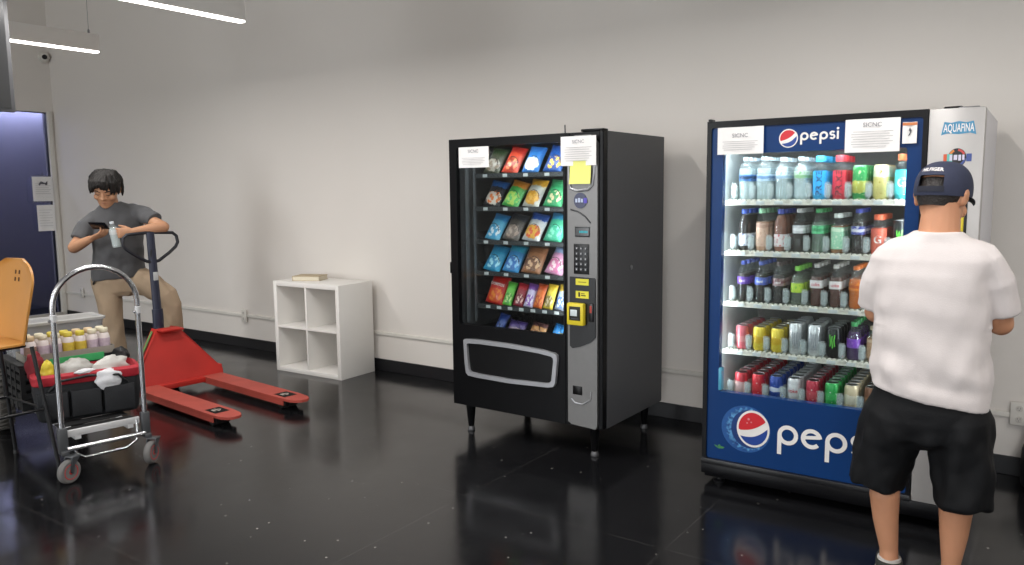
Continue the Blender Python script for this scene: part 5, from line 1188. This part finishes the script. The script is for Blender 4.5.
torso(T_, [(.845, -.040, .198, .02, .145, .018), (.88, -.040, .2, .02, .147, .016), (.97, -.034, .19, .012, .143), (1.06, -.03, .183, .005, .138), (1.15, -.03, .185, 0, .134), (1.24, -.033, .198, -.002, .130, .008), (1.31, -.036, .205, 0, .112, .018), (1.35, -.04, .195, 0, .10, .022), (1.385, -.046, .158, 0, .09, .022), (1.412, -.052, .118, 0, .082, .016), (1.437, -.06, .084, -.002, .075, .009), (1.447, -.062, .074, -.004, .07, .006)])
T_.limb([((-.17, .0, 1.315), .074, .08), ((-.25, -.03, 1.25), .072, .075), ((-.295, -.065, 1.185), .063, .067), ((-.302, -.07, 1.17), .0635, .068)], round1=False)
T_.limb([((.09, .0, 1.362), .074, .08), ((.175, -.07, 1.345), .070, .073), ((.235, -.165, 1.31), .061, .065), ((.245, -.18, 1.302), .0615, .066)], round1=False)
mgt = mat('cotton_grey', '4a4a4c', .85, var=.10, scale=30, bump=.12, bscale=240, sheen=.15)
remesh(T_, 't_shirt', mgt, P1, .006, 14, .5, wr(.008, [((1, .2, -.3), 3, 14, 1), ((.4, 0, 1), 3.5, 17, .7)], 21))
Q = MB()
torso(Q, [(.70, -.035, .09, .02, .09), (.74, -.035, .17, .02, .12), (.82, -.038, .188, .02, .132), (.90, -.038, .18, .02, .128)])
Q.limb([((-.13, .03, .84), .108, .118), ((-.122, .015, .68), .097, .105), ((-.108, .005, .5), .083, .09), ((-.093, .02, .32), .076, .084), ((-.08, .03, .16), .07, .078), ((-.075, .028, .075), .069, .078)], side=(1, 0, 0), round1=False, n=22)
Q.limb([((.055, .015, .84), .11, .118), ((.19, -.08, .775), .098, .10), ((.302, -.150, .685), .086, .084), ((.325, -.150, .62), .083, .084), ((.323, -.135, .5), .078, .082), ((.324, -.118, .36), .072, .077), ((.325, -.112, .25), .068, .075)], side=(1, 0, 0), round1=False, n=22)
mkh = mat('khaki_cotton', 'a08b73', .85, var=.08, scale=20, bump=.12, bscale=220)
remesh(Q, 'trousers', mkh, P1, .0065, 4, .5, wr(.012, [((.3, 0, 1), 4, 15, 1), ((-.5, 0, 1), 4, 17, .8)], 31))
MB().tube([(-.215, .01, .80), (-.225, -.04, .81), (-.215, -.07, .83)], .007).build('key_loop', mblk, P1)
for x, a, z0, dx in ((-.074, .03, 0, -.006), (.326, -.11, .1465, .007)):
    s_ = MB(); s_.loft([[(x+hw*cos(t), a-.055+ln*sin(t), z0+z) for t in [2*pi*j/26 for j in range(26)]] for z, hw, ln in ((.0, .044, .136), (.02, .048, .14), (.045, .045, .13), (.07, .04, .10))])
    s_.limb([((x, a, z0+.05), .045, .05), ((x, a, z0+.095), .043, .047)], side=(1, 0, 0), round0=False, round1=False)
    so = remesh(s_, 'shoe', mat('shoe_black', '1a1a1c', .6), P1, .004, 3)
    MB().loft([[(x+(.047+e)*cos(t), a-.055+(.14+e)*sin(t), z0+z) for t in [2*pi*j/30 for j in range(30)]] for z, e in ((0, -.004), (.004, 0), (.02, 0), (.024, -.004))]).build('sole', mat('sole_dark', '3a3a3a', .6), so)
H = MB(); s0 = len(H.v)
H.ball((0, -.020, .056), .094, .104, .088, 20); H.ball((0, -.052, .0), .085, .064, .068, 16)
rng = random.Random(4)
for i in range(30):       # swept locks from the crown
    az = R(-125+250*i/29)+rng.uniform(-.12, .12); c0 = V((.015*sin(az)-.015, -.015, .143)); e = V((.094*sin(az)+.012*cos(az), .110*cos(az)-.006, .058+.014*math.exp(-((az-.25)/.3)**2)-.070*abs(sin(az))**1.5+rng.uniform(-.018, .016)))
    if abs(az) > R(95): e.z -= .03
    m1 = V((.058*sin(az)-.008, .066*cos(az)-.012, .122+rng.uniform(-.006, .012)))
    H.limb([(c0, .014), (m1, .017, .012), (m1.lerp(e, .42)+V((.017*sin(az), .016*cos(az), .013)), .017, .012), (m1.lerp(e, .75)+V((.010*sin(az), .010*cos(az), .006)), .013, .010), (e, .006, .005)], n=9)
for sx in (-1, 1): H.limb([((sx*.08, .02, .05), .012, .02), ((sx*.081, .016, .01), .008, .016), ((sx*.079, .018, -.012), .005, .009)], n=9)
H.xf(HM1, s0)
mh1 = mat('hair_brown_black', '140f0c', .65, var=.5, scale=70, bump=.6, bscale=150)
remesh(H, 'hair', mh1, P1, .0045, 2, .5, wr(.004, [((0, 0, 1), 8, 60, 1)], 5))
for sx in (-1, 1):
    MB().limb([((sx*.018, .0945, .030), .0035), ((sx*.034, .0905, .036), .004), ((sx*.05, .080, .031), .003)], n=8).xf(HM1).build('eyebrow', mh1, P1)
    MB().limb([((sx*.02, .0895, .006), .0016), ((sx*.033, .0905, .002), .0022), ((sx*.046, .0835, .006), .0016)], n=8).xf(HM1).build('eyelashes', mh1, P1)
MB().limb([((-.022, .0885, -.0635), .001), ((0, .0985, -.0625), .0013), ((.022, .0885, -.0635), .001)], n=6).xf(HM1).build('lip_line', mat('lip_shadow', '8a4a40', .6), P1)
def W1(r, a, z): return O1+Matrix.Rotation(ANG1, 3, 'Z') @ V((r, a, z))
ph = thing('smartphone', 'black smartphone in the hand of the person in grey', 'phone', W1(-.150, -.335, 1.278), ANG1)
pm = Matrix.Rotation(R(-42), 4, 'Z') @ Matrix.Rotation(R(-48), 4, 'X')
q = MB().box(-.076, .076, -.036, .036, -.0045, .0045, .004); q.xf(pm).build('phone_body', mat('phone_black', '121317', .25), ph)
MB().box(-.072, .072, -.033, .033, .0046, .0052).xf(pm).build('screen', mat('phone_glass', '0a0b0e', .1), ph, False)
MB().lathe([(0, -.0065), (.008, -.0065), (.009, -.0045)], 14, (-.055, .012, 0)).xf(pm).build('camera_lens', mat('lens_black', '0c0c0e', .15), ph)
b, d, c, l = drinkmesh('water')
wb = inst('drink_bottle', b, None, mpet, W1(-.036, -.325, 1.108)); wb.rotation_euler = (0, R(-8), ANG1)
wb.scale = (1, 1, 1.0); inst('drink', d, wb, clear('water_frost', 'eef2f2', .05, .6, 'eef2f2')); inst('cap', c, wb, lm('d8dee4')); inst('label', l, wb, clear('label_frost', 'f0f2f2', .05, .6, 'f0f2f2'))
tag(wb, 'clear water bottle in the hand of the person in grey', 'bottle')
# ------------------------------------------------------------------ light
w = bpy.data.worlds.new('world'); S.world = w; w.use_nodes = True
bgn = w.node_tree.nodes['Background']; bgn.inputs[0].default_value = (.75, .86, 1, 1); bgn.inputs[1].default_value = 1.0
def area(name, loc, rot, sx, sy, power, col=(1, 1, 1)):
    l = bpy.data.lights.new(name, 'AREA'); l.shape = 'RECTANGLE'; l.size = sx; l.size_y = sy; l.energy = power; l.color = col
    o = bpy.data.objects.new(name, l); C.objects.link(o); o.location = loc; o.rotation_euler = rot; return o
for i, (a, b) in enumerate(wins):
    area('window_daylight', ((a+b)/2, WY0+.02, (ZA+ZB)/2), (R(90), 0, 0), b-a-.1, ZB-ZA-.1, (130, 90)[i], (.95, .98, 1))
for x in (-6.09, -4.33, -2.57, -.81, .95):
    for y in (LY1-.75, -1.2): area('lamp_and_added_light', (x, y, LZ-.02), (0, 0, 0), .05, 1.45, 21, (1, .975, .95)); area('added_uplight', (x, y, LZ+.13), (pi, 0, 0), .05, 1.45, 11, (1, .975, .95))  # rear-row lights and all uplights are added fill for the front and ceiling
area('added_lobby_light', (WX0-1.08, 4.4, 2.8), (R(0), R(12), 0), .12, 1.9, 100, (.97, .95, 1))  # added lamp in the made-up lobby, brightens the top of the pane
area('fridge_strip_light', FL(.47, .045, 1.70), (R(22), 0, FR), .8, .03, 9, (.93, .97, 1))
area('fridge_strip_light', FL(.066, .045, 1.06), (R(90), 0, FR+R(-40)), .02, 1.05, 2.6, (.93, .97, 1)); area('fridge_strip_light', FL(.905, .045, 1.06), (R(90), 0, FR+R(40)), .02, 1.05, 2.6, (.93, .97, 1))
area('snack_strip_light', VL(.826, .05, 1.2), (R(90), 0, VR+R(55)), .01, 1.1, 4, (.95, .98, 1)); area('snack_strip_light', VL(.45, .045, 1.775), (R(20), 0, VR), .7, .015, 1.6, (.95, .98, 1))
S.view_settings.view_transform = 'Standard'; S.view_settings.look = 'None'; S.view_settings.exposure = .22; S.view_settings.gamma = 1
S.view_settings.use_curve_mapping = False
S.cycles.transparent_max_bounces = 24; S.cycles.max_bounces = 10
S.cycles.use_denoising = True
